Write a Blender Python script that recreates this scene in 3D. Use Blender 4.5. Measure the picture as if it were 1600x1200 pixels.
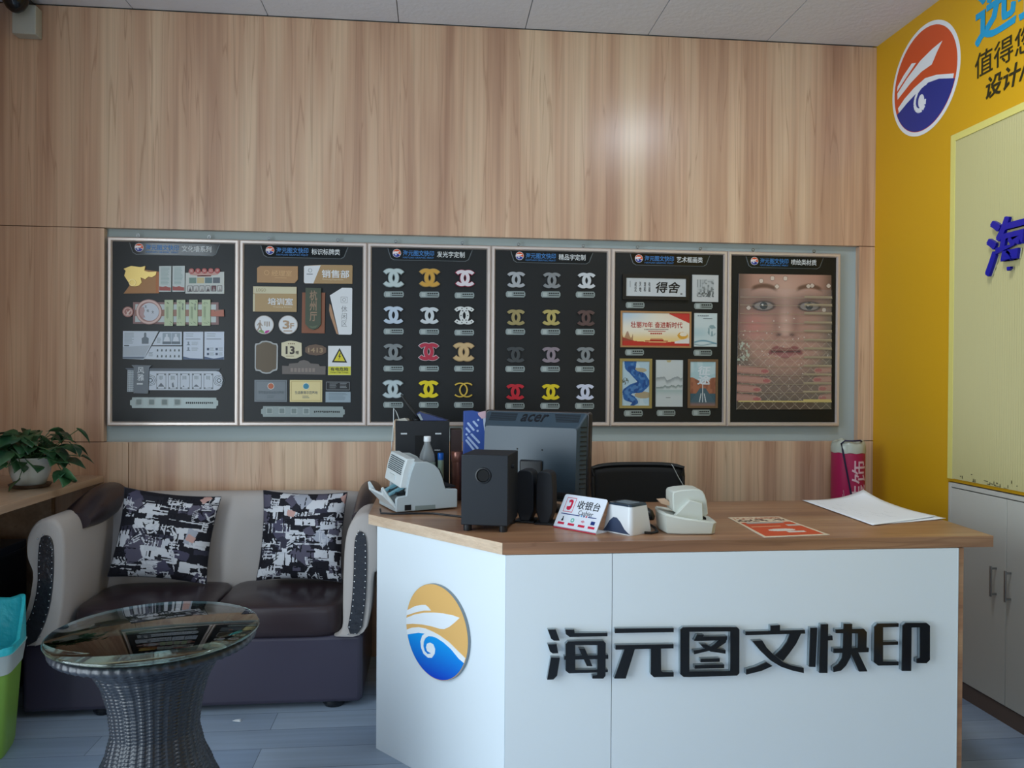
import bpy, bmesh, math, random
import numpy as np
from mathutils import Matrix, Vector, Euler

for o in list(bpy.data.objects):
    bpy.data.objects.remove(o)
SC = bpy.context.scene
COL = SC.collection
R = math.radians

# ------------------------------------------------------------------ camera
cam_d = bpy.data.cameras.new('camera')
cam = bpy.data.objects.new('camera', cam_d)
COL.objects.link(cam)
cam_d.sensor_fit = 'HORIZONTAL'
cam_d.sensor_width = 36.0
cam_d.lens = 36.0 * 1227.32 / 1600.0
cam_d.clip_start = 0.05
CAM_M = ((0.99502969, -0.09936633, 0.0065004), (0.09941355, 0.99501871, -0.00739725), (-0.00573299, 0.00800671, 0.99995151))
right, fwd, up = (Vector(r) for r in CAM_M)
m = Matrix((right, up, -fwd)).transposed().to_4x4()
m.translation = Vector((0, 0, 1.32))
cam.matrix_world = m
SC.camera = cam

# ------------------------------------------------------------------ view, world, daylight
SC.view_settings.view_transform = 'Standard'
SC.view_settings.look = 'None'
SC.view_settings.gamma = 1.0
SC.view_settings.use_curve_mapping = False
SC.view_settings.exposure = 0.0
SC.cycles.use_denoising = True
SC.cycles.max_bounces = 10
SC.cycles.sample_clamp_indirect = 6.0
SC.cycles.caustics_reflective = False
SC.cycles.caustics_refractive = False
W = bpy.data.worlds.new('daylight')
SC.world = W
W.use_nodes = True
W.node_tree.nodes['Background'].inputs['Color'].default_value = (0.62, 0.78, 1.0, 1)
W.node_tree.nodes['Background'].inputs['Strength'].default_value = 1.0


def area_light(name, loc, target, sx, sy, power, col):
    d = bpy.data.lights.new(name, 'AREA')
    d.shape = 'RECTANGLE'
    d.size = sx
    d.size_y = sy
    d.energy = power
    d.color = col
    o = bpy.data.objects.new(name, d)
    COL.objects.link(o)
    o.location = loc
    o.rotation_euler = (Vector(target) - Vector(loc)).to_track_quat('-Z', 'Y').to_euler()
    return o


# daylight through the shop window in the left wall and the glass shopfront behind the camera
area_light('window_daylight', (-2.0, 1.0, 1.27), (0, 1.0, 1.27), 1.8, 2.45, 86, (0.80, 0.925, 1.0))
area_light('shopfront_daylight', (0.1, -2.55, 1.5), (0.1, 0, 1.5), 3.6, 2.2, 10, (0.88, 0.95, 1.0))

# ------------------------------------------------------------------ materials
def lin(c):
    c = c / 255.0
    return c / 12.92 if c <= 0.04045 else ((c + 0.055) / 1.055) ** 2.4


def rgb(h):
    h = h.lstrip('#')
    return (lin(int(h[0:2], 16)), lin(int(h[2:4], 16)), lin(int(h[4:6], 16)), 1.0)


MATS = {}


def mat(name, col, rough=0.5, metal=0.0, spec=0.5, trans=0.0, ior=1.45, coat=0.0, alpha=1.0, emit=None, es=0.0):
    if name in MATS:
        return MATS[name]
    m = bpy.data.materials.new(name)
    m.use_nodes = True
    b = m.node_tree.nodes['Principled BSDF']
    b.inputs['Base Color'].default_value = rgb(col) if isinstance(col, str) else col
    b.inputs['Roughness'].default_value = rough
    b.inputs['Metallic'].default_value = metal
    b.inputs['Specular IOR Level'].default_value = spec
    b.inputs['Transmission Weight'].default_value = trans
    b.inputs['IOR'].default_value = ior
    b.inputs['Coat Weight'].default_value = coat
    b.inputs['Alpha'].default_value = alpha
    if emit:
        b.inputs['Emission Color'].default_value = rgb(emit)
        b.inputs['Emission Strength'].default_value = es
    MATS[name] = m
    return m


def nodes_of(m):
    return m.node_tree.nodes, m.node_tree.links, m.node_tree.nodes['Principled BSDF']


def add_bump(m, scale, strength, dist=0.002, detail=3, vec_scale=None):
    N, L, b = nodes_of(m)
    tc = N.new('ShaderNodeTexCoord')
    n = N.new('ShaderNodeTexNoise')
    n.inputs['Scale'].default_value = scale
    n.inputs['Detail'].default_value = detail
    if vec_scale:
        mp = N.new('ShaderNodeMapping')
        mp.inputs['Scale'].default_value = vec_scale
        L.new(tc.outputs['Object'], mp.inputs['Vector'])
        L.new(mp.outputs[0], n.inputs['Vector'])
    else:
        L.new(tc.outputs['Object'], n.inputs['Vector'])
    bp = N.new('ShaderNodeBump')
    bp.inputs['Strength'].default_value = strength
    bp.inputs['Distance'].default_value = dist
    L.new(n.outputs['Fac'], bp.inputs['Height'])
    L.new(bp.outputs[0], b.inputs['Normal'])


def wood(name, cols, scale, band=1.0, rough=0.35, spec=0.5, fine=0.25, coat=0.0):
    """scale: mapping scale per axis (small along the grain); cols: dark, mid, light, streak"""
    m = mat(name, cols[1], rough, spec=spec, coat=coat)
    N, L, b = nodes_of(m)
    tc = N.new('ShaderNodeTexCoord')
    mp = N.new('ShaderNodeMapping')
    mp.inputs['Scale'].default_value = scale
    L.new(tc.outputs['Object'], mp.inputs['Vector'])
    # wide boards of tone
    n1 = N.new('ShaderNodeTexNoise')
    n1.inputs['Scale'].default_value = 1.0 * band
    n1.inputs['Detail'].default_value = 3.0
    n1.inputs['Roughness'].default_value = 0.55
    n1.inputs['Distortion'].default_value = 0.25
    L.new(mp.outputs[0], n1.inputs['Vector'])
    r1 = N.new('ShaderNodeValToRGB')
    e = r1.color_ramp.elements
    e[0].position = 0.30
    e[0].color = rgb(cols[0])
    e[1].position = 0.68
    e[1].color = rgb(cols[2])
    k = r1.color_ramp.elements.new(0.48)
    k.color = rgb(cols[1])
    L.new(n1.outputs['Fac'], r1.inputs['Fac'])
    # fine grain
    mp2 = N.new('ShaderNodeMapping')
    mp2.inputs['Scale'].default_value = tuple(s * 7 if s > 1 else s * 1.6 for s in scale)
    L.new(tc.outputs['Object'], mp2.inputs['Vector'])
    n2 = N.new('ShaderNodeTexNoise')
    n2.inputs['Scale'].default_value = 1.0
    n2.inputs['Detail'].default_value = 4.0
    n2.inputs['Distortion'].default_value = 0.4
    L.new(mp2.outputs[0], n2.inputs['Vector'])
    mr = N.new('ShaderNodeMapRange')
    mr.inputs['From Min'].default_value = 0.3
    mr.inputs['From Max'].default_value = 0.7
    mr.inputs['To Min'].default_value = 1.0 - fine
    mr.inputs['To Max'].default_value = 1.0 + fine * 0.5
    L.new(n2.outputs['Fac'], mr.inputs['Value'])
    mul = N.new('ShaderNodeVectorMath')
    mul.operation = 'MULTIPLY'
    L.new(r1.outputs['Color'], mul.inputs[0])
    L.new(mr.outputs[0], mul.inputs[1])
    # thin darker streaks
    mp3 = N.new('ShaderNodeMapping')
    mp3.inputs['Scale'].default_value = tuple(s * 1.9 if s > 1 else s * 1.3 for s in scale)
    mp3.inputs['Location'].default_value = (3.1, 7.7, 1.3)
    L.new(tc.outputs['Object'], mp3.inputs['Vector'])
    n3 = N.new('ShaderNodeTexNoise')
    n3.inputs['Scale'].default_value = 1.0
    n3.inputs['Detail'].default_value = 2.0
    n3.inputs['Distortion'].default_value = 0.5
    L.new(mp3.outputs[0], n3.inputs['Vector'])
    r3 = N.new('ShaderNodeValToRGB')
    q = r3.color_ramp.elements
    q[0].position = 0.485
    q[0].color = (0, 0, 0, 1)
    q[1].position = 0.515
    q[1].color = (0, 0, 0, 1)
    kk = q.new(0.50)
    kk.color = (1, 1, 1, 1)
    L.new(n3.outputs['Fac'], r3.inputs['Fac'])
    mix = N.new('ShaderNodeMix')
    mix.data_type = 'RGBA'
    sc_ = N.new('ShaderNodeMath')
    sc_.operation = 'MULTIPLY'
    sc_.inputs[1].default_value = 0.42
    L.new(r3.outputs['Color'], sc_.inputs[0])
    L.new(sc_.outputs[0], mix.inputs['Factor'])
    L.new(mul.outputs[0], mix.inputs['A'])
    mix.inputs['B'].default_value = rgb(cols[3])
    L.new(mix.outputs['Result'], b.inputs['Base Color'])
    return m


def attr_mat(name, rough=0.5, spec=0.4, coat=0.0):
    if name in MATS:
        return MATS[name]
    m = mat(name, '#808080', rough, spec=spec, coat=coat)
    N, L, b = nodes_of(m)
    a = N.new('ShaderNodeAttribute')
    a.attribute_name = 'print'
    L.new(a.outputs['Color'], b.inputs['Base Color'])
    return m


# ------------------------------------------------------------------ mesh helpers
class MB:
    def __init__(self, T=None):
        self.v = []
        self.f = []
        self.T = T

    def add(self, vs, fs):
        n = len(self.v)
        if self.T is not None:
            vs = [tuple(self.T @ Vector(p)) for p in vs]
        self.v += [tuple(p) for p in vs]
        self.f += [tuple(i + n for i in f) for f in fs]
        return self

    def box(self, x0, x1, y0, y1, z0, z1):
        vs = [(x0, y0, z0), (x1, y0, z0), (x1, y1, z0), (x0, y1, z0), (x0, y0, z1), (x1, y0, z1), (x1, y1, z1), (x0, y1, z1)]
        return self.add(vs, [(0, 3, 2, 1), (4, 5, 6, 7), (0, 1, 5, 4), (1, 2, 6, 5), (2, 3, 7, 6), (3, 0, 4, 7)])

    def prism(self, pts, y0, y1):
        """polygon in the local XZ plane, front face at y0, back face at y1"""
        a = sum(pts[i][0] * pts[(i + 1) % len(pts)][1] - pts[(i + 1) % len(pts)][0] * pts[i][1] for i in range(len(pts)))
        if a < 0:
            pts = pts[::-1]
        n = len(pts)
        vs = [(p[0], y0, p[1]) for p in pts] + [(p[0], y1, p[1]) for p in pts]
        fs = [tuple(range(n)), tuple(range(2 * n - 1, n - 1, -1))]
        fs += [(i, i + n, (i + 1) % n + n, (i + 1) % n) for i in range(n)]
        return self.add(vs, fs)

    def slab(self, pts, z0, z1):
        """polygon in the XY plane"""
        a = sum(pts[i][0] * pts[(i + 1) % len(pts)][1] - pts[(i + 1) % len(pts)][0] * pts[i][1] for i in range(len(pts)))
        if a < 0:
            pts = pts[::-1]
        n = len(pts)
        vs = [(p[0], p[1], z1) for p in pts] + [(p[0], p[1], z0) for p in pts]
        fs = [tuple(range(n)), tuple(range(2 * n - 1, n - 1, -1))]
        fs += [(i, i + n, (i + 1) % n + n, (i + 1) % n) for i in range(n)]
        return self.add(vs, fs)

    def loft(self, rings, cap=True, closed=True):
        n = len(rings[0])
        vs = [p for r in rings for p in r]
        fs = []
        for k in range(len(rings) - 1):
            for i in range(n if closed else n - 1):
                j = (i + 1) % n
                fs.append((k * n + i, k * n + j, (k + 1) * n + j, (k + 1) * n + i))
        if cap:
            fs.append(tuple(range(n - 1, -1, -1)))
            fs.append(tuple((len(rings) - 1) * n + i for i in range(n)))
        return self.add(vs, fs)

    def lathe(self, prof, c=(0, 0, 0), n=32, axis='z', cap=True):
        rings = []
        for r, h in prof:
            ring = []
            for i in range(n):
                a = 2 * math.pi * i / n
                x, y = r * math.cos(a), r * math.sin(a)
                if axis == 'z':
                    ring.append((c[0] + x, c[1] + y, c[2] + h))
                elif axis == 'y':
                    ring.append((c[0] + x, c[1] - h, c[2] + y))
                else:
                    ring.append((c[0] + h, c[1] + x, c[2] + y))
            rings.append(ring)
        return self.loft(rings, cap)

    def disc(self, cx, cz, r, y0, y1, n=40):
        return self.prism([(cx + r * math.cos(2 * math.pi * i / n), cz + r * math.sin(2 * math.pi * i / n)) for i in range(n)], y0, y1)

    def ring(self, cx, cz, r0, r1, y0, y1, n=40, sx=1.0):
        vs, fs = [], []
        for i in range(n):
            a = 2 * math.pi * i / n
            for r, y in ((r0, y0), (r1, y0), (r1, y1), (r0, y1)):
                vs.append((cx + sx * r * math.cos(a), y, cz + r * math.sin(a)))
        for i in range(n):
            j = (i + 1) % n
            for k in range(4):
                l = (k + 1) % 4
                fs.append((i * 4 + k, i * 4 + l, j * 4 + l, j * 4 + k))
        return self.add(vs, fs)

    def tube(self, path, r, n=8, cap=True):
        P = [Vector(p) for p in path]
        rings = []
        up = Vector((0, 0, 1))
        for i, p in enumerate(P):
            t = (P[min(i + 1, len(P) - 1)] - P[max(i - 1, 0)]).normalized()
            u = t.cross(up)
            if u.length < 1e-3:
                u = t.cross(Vector((1, 0, 0)))
            u.normalize()
            w = u.cross(t)
            rr = r[i] if isinstance(r, (list, tuple)) else r
            rings.append([tuple(p + u * (rr * math.cos(2 * math.pi * k / n)) + w * (rr * math.sin(2 * math.pi * k / n))) for k in range(n)])
        return self.loft(rings, cap)

    def bar(self, a, b, w):
        """flat stroke in XZ used for printed marks"""
        return self

    def build(self, name, m, parent=None, smooth=False, bevel=0.0, seg=2, sub=0, ang=40):
        me = bpy.data.meshes.new(name)
        me.from_pydata(self.v, [], self.f)
        me.update()
        bm = bmesh.new()
        bm.from_mesh(me)
        bmesh.ops.recalc_face_normals(bm, faces=bm.faces)
        bm.to_mesh(me)
        bm.free()
        o = bpy.data.objects.new(name, me)
        COL.objects.link(o)
        if m:
            me.materials.append(m)
        if parent:
            o.parent = parent
        if bevel:
            md = o.modifiers.new('bevel', 'BEVEL')
            md.width = bevel
            md.segments = seg
            md.limit_method = 'ANGLE'
            md.angle_limit = R(35)
            md.harden_normals = False
        if sub:
            md = o.modifiers.new('sub', 'SUBSURF')
            md.levels = md.render_levels = sub
        if smooth or bevel or sub:
            for p in me.polygons:
                p.use_smooth = True
            if not sub:
                try:
                    me.set_sharp_from_angle(angle=R(ang))
                except Exception:
                    pass
        return o


def tag(o, label=None, cat=None, group=None, kind=None):
    if label:
        o['label'] = label
    if cat:
        o['category'] = cat
    if group:
        o['group'] = group
    if kind:
        o['kind'] = kind
    return o


def thing(name, label, cat, loc=(0, 0, 0), rz=0.0, group=None):
    o = bpy.data.objects.new(name, None)
    COL.objects.link(o)
    o.empty_display_size = 0.05
    o.location = loc
    o.rotation_euler = (0, 0, rz)
    return tag(o, label, cat, group)


def struct(o, label=None, cat=None):
    return tag(o, label, cat, kind='structure')


def lettering(name, body, m, box, parent=None, y=0.0, depth=0.0005, bold=0.0, shear=0.0, T=None, keep=False, rot90=False):
    """text standing in the local XZ plane, fitted to box = (x0, z0, x1, z1)"""
    c = bpy.data.curves.new(name, 'FONT')
    c.body = body
    c.size = 1.0
    c.shear = shear
    c.offset = min(bold, 0.006)
    c.extrude = 0.0
    c.resolution_u = 2
    c.fill_mode = 'FRONT'
    t = bpy.data.objects.new('tmp_text', c)
    COL.objects.link(t)
    dg = bpy.context.evaluated_depsgraph_get()
    me = bpy.data.meshes.new_from_object(t.evaluated_get(dg))
    bpy.data.objects.remove(t)
    bpy.data.curves.remove(c)
    n = len(me.vertices)
    if n == 0:
        return None
    co = np.empty(n * 3)
    me.vertices.foreach_get('co', co)
    co = co.reshape(-1, 3)
    if rot90:
        co = np.c_[-co[:, 1], co[:, 0], co[:, 2]]
    lo, hi = co.min(0), co.max(0)
    x0, z0, x1, z1 = box
    sx = (x1 - x0) / max(hi[0] - lo[0], 1e-6)
    sz = (z1 - z0) / max(hi[1] - lo[1], 1e-6)
    if keep:
        sx = sz = min(sx, sz)
    X = x0 + (co[:, 0] - lo[0]) * sx
    Z = z0 + (co[:, 1] - lo[1]) * sz
    base = [(float(a), 0.0, float(b)) for a, b in zip(X, Z)]
    bf = [tuple(p.vertices) for p in me.polygons]
    e = max(bold - 0.006, 0) * 0.8
    shifts = [(0, 0)] if e < 0.003 else [(-e, -e), (e, -e), (e, e), (-e, e), (0, 0)]
    vs, fs, ys = [], [], []
    for k, (sx_, sz_) in enumerate(shifts):
        fs += [tuple(i + len(vs) for i in f) for f in bf]
        vs += [(p[0] + sx_ * sx, 0.0, p[2] + sz_ * sz) for p in base]
        ys += [0.00004 * k] * len(base)
    bpy.data.meshes.remove(me)
    # extrude by hand: front sheet plus rim
    bm = bmesh.new()
    bv = [bm.verts.new((v[0], y - q_, v[2])) for v, q_ in zip(vs, ys)]
    for f in fs:
        try:
            bm.faces.new([bv[i] for i in f])
        except Exception:
            pass
    bmesh.ops.remove_doubles(bm, verts=bm.verts, dist=1e-6)
    r = bmesh.ops.extrude_face_region(bm, geom=list(bm.faces))
    for g in r['geom']:
        if isinstance(g, bmesh.types.BMVert):
            g.co.y += depth
    bmesh.ops.recalc_face_normals(bm, faces=bm.faces)
    if T is not None:
        bmesh.ops.transform(bm, matrix=T, verts=bm.verts)
    me = bpy.data.meshes.new(name)
    bm.to_mesh(me)
    bm.free()
    me.materials.append(m)
    o = bpy.data.objects.new(name, me)
    COL.objects.link(o)
    if parent:
        o.parent = parent
    return o


def picture(name, m, pts4, img, y, parent, thick=0.001):
    """a printed sheet: img is an (ny, nx, 3) array of linear colours, row 0 at the top; pts4 = TL, TR, BR, BL in XZ"""
    ny, nx = img.shape[:2]
    TL, TR, BR, BL = [np.array(p, float) for p in pts4]
    vs, fs, cols = [], [], []
    for j in range(ny + 1):
        t = j / ny
        for i in range(nx + 1):
            s = i / nx
            p = (TL * (1 - s) + TR * s) * (1 - t) + (BL * (1 - s) + BR * s) * t
            vs.append((p[0], y, p[1]))
    for j in range(ny):
        for i in range(nx):
            a = j * (nx + 1) + i
            fs.append((a, a + nx + 1, a + nx + 2, a + 1))
    me = bpy.data.meshes.new(name)
    nb = len(vs)
    vs += [(TL[0], y + thick, TL[1]), (TR[0], y + thick, TR[1]), (BR[0], y + thick, BR[1]), (BL[0], y + thick, BL[1])]
    a, b_, c, d = nb, nb + 1, nb + 2, nb + 3
    tl, tr, bl, br = 0, nx, ny * (nx + 1), ny * (nx + 1) + nx
    extra = [(a, b_, c, d), (tl, tr, b_, a), (tr, br, c, b_), (br, bl, d, c), (bl, tl, a, d)]
    me.from_pydata(vs, [], fs + extra)
    att = me.color_attributes.new('print', 'FLOAT_COLOR', 'CORNER')
    data = np.ones((len(me.loops), 4), dtype=np.float32)
    flat = img.reshape(-1, 3)
    data[:len(fs) * 4, :3] = np.repeat(flat, 4, axis=0)
    data[len(fs) * 4:, :3] = 0.6
    att.data.foreach_set('color', data.ravel())
    me.materials.append(m)
    o = bpy.data.objects.new(name, me)
    COL.objects.link(o)
    if parent:
        o.parent = parent
    return o


# ------------------------------------------------------------------ room shell
D = 3.746       # panelled back wall
XL, XR = -1.95, 2.2
YF = -2.7
H = 2.992

M_wall = wood('laminate_oak_panel', ('#b48d74', '#cfaa8d', '#e0c3a4', '#9a7258'), (9.0, 9.0, 0.42), rough=0.27, spec=0.5, fine=0.13)
M_desk_wood = wood('desktop_walnut_laminate', ('#8a644c', '#9f7557', '#b08a68', '#6f4c38'), (0.9, 9.0, 9.0), rough=0.32, spec=0.5, fine=0.16)
M_edge_wood = wood('oak_edge_band', ('#cdb297', '#d8bfa4', '#e2ccb2', '#b89a7c'), (0.8, 8.0, 40.0), rough=0.4, fine=0.1)
M_grey_wall = mat('grey_emulsion', '#a9b6b6', 0.6)
add_bump(M_grey_wall, 60, 0.15)
M_white_lam = mat('white_laminate', '#e9eef0', 0.35)
M_yellow = mat('yellow_wall_print', '#d9a514', 0.45)
M_cream = mat('cream_ribbed_sheet', '#b9ae74', 0.45)
M_ceil = mat('ceiling_tile', '#d6dae2', 0.8)
add_bump(M_ceil, 45, 0.6, 0.004, 5)
M_ceil_line = mat('ceiling_joint', '#2b2b2b', 0.6)
M_paint = mat('white_wall_paint', '#d8d8d2', 0.7)

# floor: grey vinyl boards
M_floor = mat('grey_vinyl_boards', '#8b9095', 0.38)
N, L, b = nodes_of(M_floor)
tc = N.new('ShaderNodeTexCoord')
br = N.new('ShaderNodeTexBrick')
br.inputs['Scale'].default_value = 1.0
br.inputs['Brick Width'].default_value = 1.2
br.inputs['Row Height'].default_value = 0.15
br.inputs['Mortar Size'].default_value = 0.0012
br.inputs['Color1'].default_value = rgb('#a2b2c4')
br.inputs['Color2'].default_value = rgb('#7b8ea8')
br.inputs['Mortar'].default_value = rgb('#566270')
br.inputs['Bias'].default_value = -0.2
L.new(tc.outputs['Object'], br.inputs['Vector'])
mp = N.new('ShaderNodeMapping')
mp.inputs['Scale'].default_value = (1.2, 22, 1)
L.new(tc.outputs['Object'], mp.inputs['Vector'])
nz = N.new('ShaderNodeTexNoise')
nz.inputs['Scale'].default_value = 1.5
nz.inputs['Detail'].default_value = 5
L.new(mp.outputs[0], nz.inputs['Vector'])
mr = N.new('ShaderNodeMapRange')
mr.inputs['To Min'].default_value = 0.8
mr.inputs['To Max'].default_value = 1.2
L.new(nz.outputs['Fac'], mr.inputs['Value'])
mu = N.new('ShaderNodeVectorMath')
mu.operation = 'MULTIPLY'
L.new(br.outputs['Color'], mu.inputs[0])
L.new(mr.outputs[0], mu.inputs[1])
L.new(mu.outputs[0], b.inputs['Base Color'])

struct(MB().box(XL - 0.2, XR + 0.6, YF - 0.2, D + 0.2, -0.06, 0.0).build('floor', M_floor))

# ceiling of 600 mm tiles with thin dark joints
mb = MB()
x = -0.773 - 0.6 * 3
while x < XR + 0.55:
    y = D
    while y > YF - 0.1:
        a, b2 = max(x + 0.002, XL - 0.1), min(x + 0.598, XR + 0.1)
        if b2 - a > 0.02:
            mb.box(a, b2, y - 0.598, y - 0.002, H, H + 0.015)
        y -= 0.6
    x += 0.6
ceil = struct(mb.build('ceiling', M_ceil))
struct(MB().box(XL - 0.2, XR + 0.6, YF - 0.2, D + 0.2, H + 0.0152, H + 0.06).build('ceiling', M_ceil_line))

# back wall: panels around a shallow recess
RX0, RX1, RZ0, RZ1 = -1.495, 2.118, 1.017, 1.992
wb = bpy.data.objects.new('wall_back', None)
COL.objects.link(wb)
struct(wb)
g = 0.0015
mb = MB()
mb.box(XL, XR, D, D + 0.035, RZ1 + g, H - 0.004)
mb.build('upper_panel', M_wall, wb, bevel=0.0008)
MB().box(-1.385, XR - 0.075, D, D + 0.035, 0, RZ0 - g).build('lower_panel', M_wall, wb, bevel=0.0008)
MB().box(XL, -1.388, D, D + 0.035, 0, RZ0 - g).build('lower_panel', M_wall, wb, bevel=0.0008)
MB().box(XR - 0.073, XR, D, D + 0.035, 0, RZ0 - g).build('lower_panel', M_wall, wb, bevel=0.0008)
MB().box(XL, RX0, D, D + 0.035, RZ0 + g, RZ1 - g).build('side_panel', M_wall, wb, bevel=0.0008)
MB().box(RX1, XR, D, D + 0.035, RZ0 + g, RZ1 - g).build('side_panel', M_wall, wb, bevel=0.0008)
mb = MB().box(XL - 0.1, XR + 0.1, D + 0.036, D + 0.12, 0, H + 0.05)
mb.build('recess_back', M_grey_wall, wb)

# yellow wall on the right, with an opening for the built-in cupboard
CY1, CZ1 = 3.158, 0.888
wr = bpy.data.objects.new('wall_right', None)
COL.objects.link(wr)
struct(wr)
MB().box(XR, XR + 0.12, CY1 + 0.005, D + 0.12, 0, H + 0.05).build('yellow_face', M_yellow, wr)
MB().box(XR, XR + 0.12, YF, CY1 + 0.005, CZ1 + 0.005, H + 0.05).build('yellow_face', M_yellow, wr)
MB().box(XR, XR + 0.12, YF, 1.05, 0, CZ1 + 0.005).build('yellow_face', M_yellow, wr)
MB().box(XR + 0.44, XR + 0.5, 1.0, CY1 + 0.1, 0, CZ1 + 0.05).build('niche_back', M_paint, wr)

# left wall with the window opening, and the shopfront wall behind the camera
wl = bpy.data.objects.new('wall_left', None)
COL.objects.link(wl)
struct(wl)
WY0, WY1, WZ0, WZ1 = 0.05, 1.95, 0.04, 2.55
MB().box(XL - 0.12, XL, WY1, D + 0.12, 0, H + 0.05).build('plaster', M_wall, wl)
MB().box(XL - 0.12, XL, YF, WY0, 0, H + 0.05).build('plaster', M_paint, wl)
MB().box(XL - 0.12, XL, WY0, WY1, 0, WZ0).build('plaster', M_paint, wl)
MB().box(XL - 0.12, XL, WY0, WY1, WZ1, H + 0.05).build('plaster', M_paint, wl)
M_alu = mat('window_aluminium', '#d5d8da', 0.35, 0.6)
mb = MB()
for yy in (WY0, WY0 + 0.93, WY1 - 0.04):
    mb.box(XL - 0.06, XL - 0.01, yy, yy + 0.04, WZ0, WZ1)
mb.box(XL - 0.06, XL - 0.01, WY0, WY1, WZ0, WZ0 + 0.04)
mb.box(XL - 0.06, XL - 0.01, WY0, WY1, WZ1 - 0.04, WZ1)
struct(mb.build('window_1', M_alu))
wf = bpy.data.objects.new('wall_front', None)
COL.objects.link(wf)
struct(wf)
MB().box(XL - 0.12, -1.75, YF - 0.12, YF, 0, H + 0.05).build('plaster', M_paint, wf)
MB().box(1.95, XR + 0.12, YF - 0.12, YF, 0, H + 0.05).build('plaster', M_paint, wf)
MB().box(-1.75, 1.95, YF - 0.12, YF, 2.65, H + 0.05).build('plaster', M_paint, wf)
MB().box(-1.75, 1.95, YF - 0.12, YF, 0, 0.35).build('plaster', M_paint, wf)
mb = MB()
for xx in (-1.75, -0.85, 0.05, 0.95, 1.9):
    mb.box(xx, xx + 0.05, YF - 0.08, YF - 0.02, 0.35, 2.65)
struct(mb.build('window_2', M_alu))
# ------------------------------------------------------------------ reception desk
DT = 0.828      # top of the desk
LETTERS = {'hai':[[(343,571),(367,571),(379,538),(362,538),(353,544)],[(343,527),(370,527),(375,500),(358,500),(350,506)],[(353,488),(380,486),(372,433),(361,422),(342,422)],[(396,570),(423,569),(424,559),(524,557),(524,547),(409,548),(398,556)],[(397,526),(405,534),(426,534),(427,439),(408,439),(398,447)],[(426,534),(494,533),(494,521),(426,523)],[(494,533),(512,533),(519,526),(519,428),(512,420),(479,421),(479,429),(494,430)],[(393,490),(527,490),(527,479),(393,480)],[(427,448),(526,446),(526,439),(427,439)],[(438,511),(456,511),(479,458),(462,459)]],'yuan':[[(547,569),(728,566),(728,554),(547,556)],[(549,519),(728,517),(728,505),(549,506)],[(577,507),(609,508),(581,418),(546,419)],[(658,507),(689,507),(690,438),(696,433),(729,432),(729,419),(668,419),(658,428)]],'tu':[[(749,561),(758,568),(777,568),(778,416),(760,417),(750,425)],[(906,565),(927,564),(934,557),(935,423),(928,416),(907,416)],[(777,568),(906,565),(906,552),(777,554)],[(778,432),(907,430),(907,416),(778,416)],[(792,526),(802,544),(823,543),(819,538),(896,537),(895,526),(808,525)],[(875,528),(896,532),(891,518),(861,499),(793,485),(790,496),(835,501),(853,511)],[(811,515),(830,514),(849,504),(891,495),(891,484),(843,492),(819,506)],[(813,470),(873,470),(873,460),(813,460)],[(795,451),(887,451),(887,440),(795,441)]],'wen':[[(1033,566),(1063,567),(1063,549),(1034,549)],[(954,550),(1143,550),(1144,539),(954,539)],[(975,520),(1007,521),(1021,499),(1046,474),(1075,452),(1103,441),(1140,433),(1141,417),(1104,426),(1067,439),(1034,459),(1001,490)],[(1096,539),(1131,540),(1115,508),(1095,481),(1074,456),(1048,474),(1070,494),(1086,515)],[(957,433),(989,441),(1021,454),(1040,442),(1005,428),(957,418)]],'kuai':[[(1161,556),(1183,556),(1178,435),(1158,436)],[(1195,566),(1218,566),(1217,415),(1191,416)],[(1218,529),(1232,530),(1233,516),(1218,516)],[(1269,566),(1296,565),(1295,477),(1267,478)],[(1243,549),(1334,549),(1344,538),(1343,534),(1243,538)],[(1316,543),(1344,538),(1343,482),(1316,483)],[(1237,490),(1351,489),(1350,476),(1237,476)],[(1267,480),(1295,479),(1291,460),(1277,436),(1261,421),(1237,417),(1236,431),(1252,441),(1264,458)],[(1291,478),(1316,477),(1347,416),(1320,416)]],'yin':[[(1369,553),(1380,564),(1448,563),(1448,552),(1397,552),(1398,445),(1449,443),(1449,432),(1382,433),(1369,443)],[(1398,506),(1447,506),(1447,496),(1398,496)],[(1462,555),(1473,564),(1541,562),(1552,553),(1553,446),(1542,436),(1510,437),(1510,450),(1521,452),(1520,549),(1491,549),(1491,413),(1461,414)]]}
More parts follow.
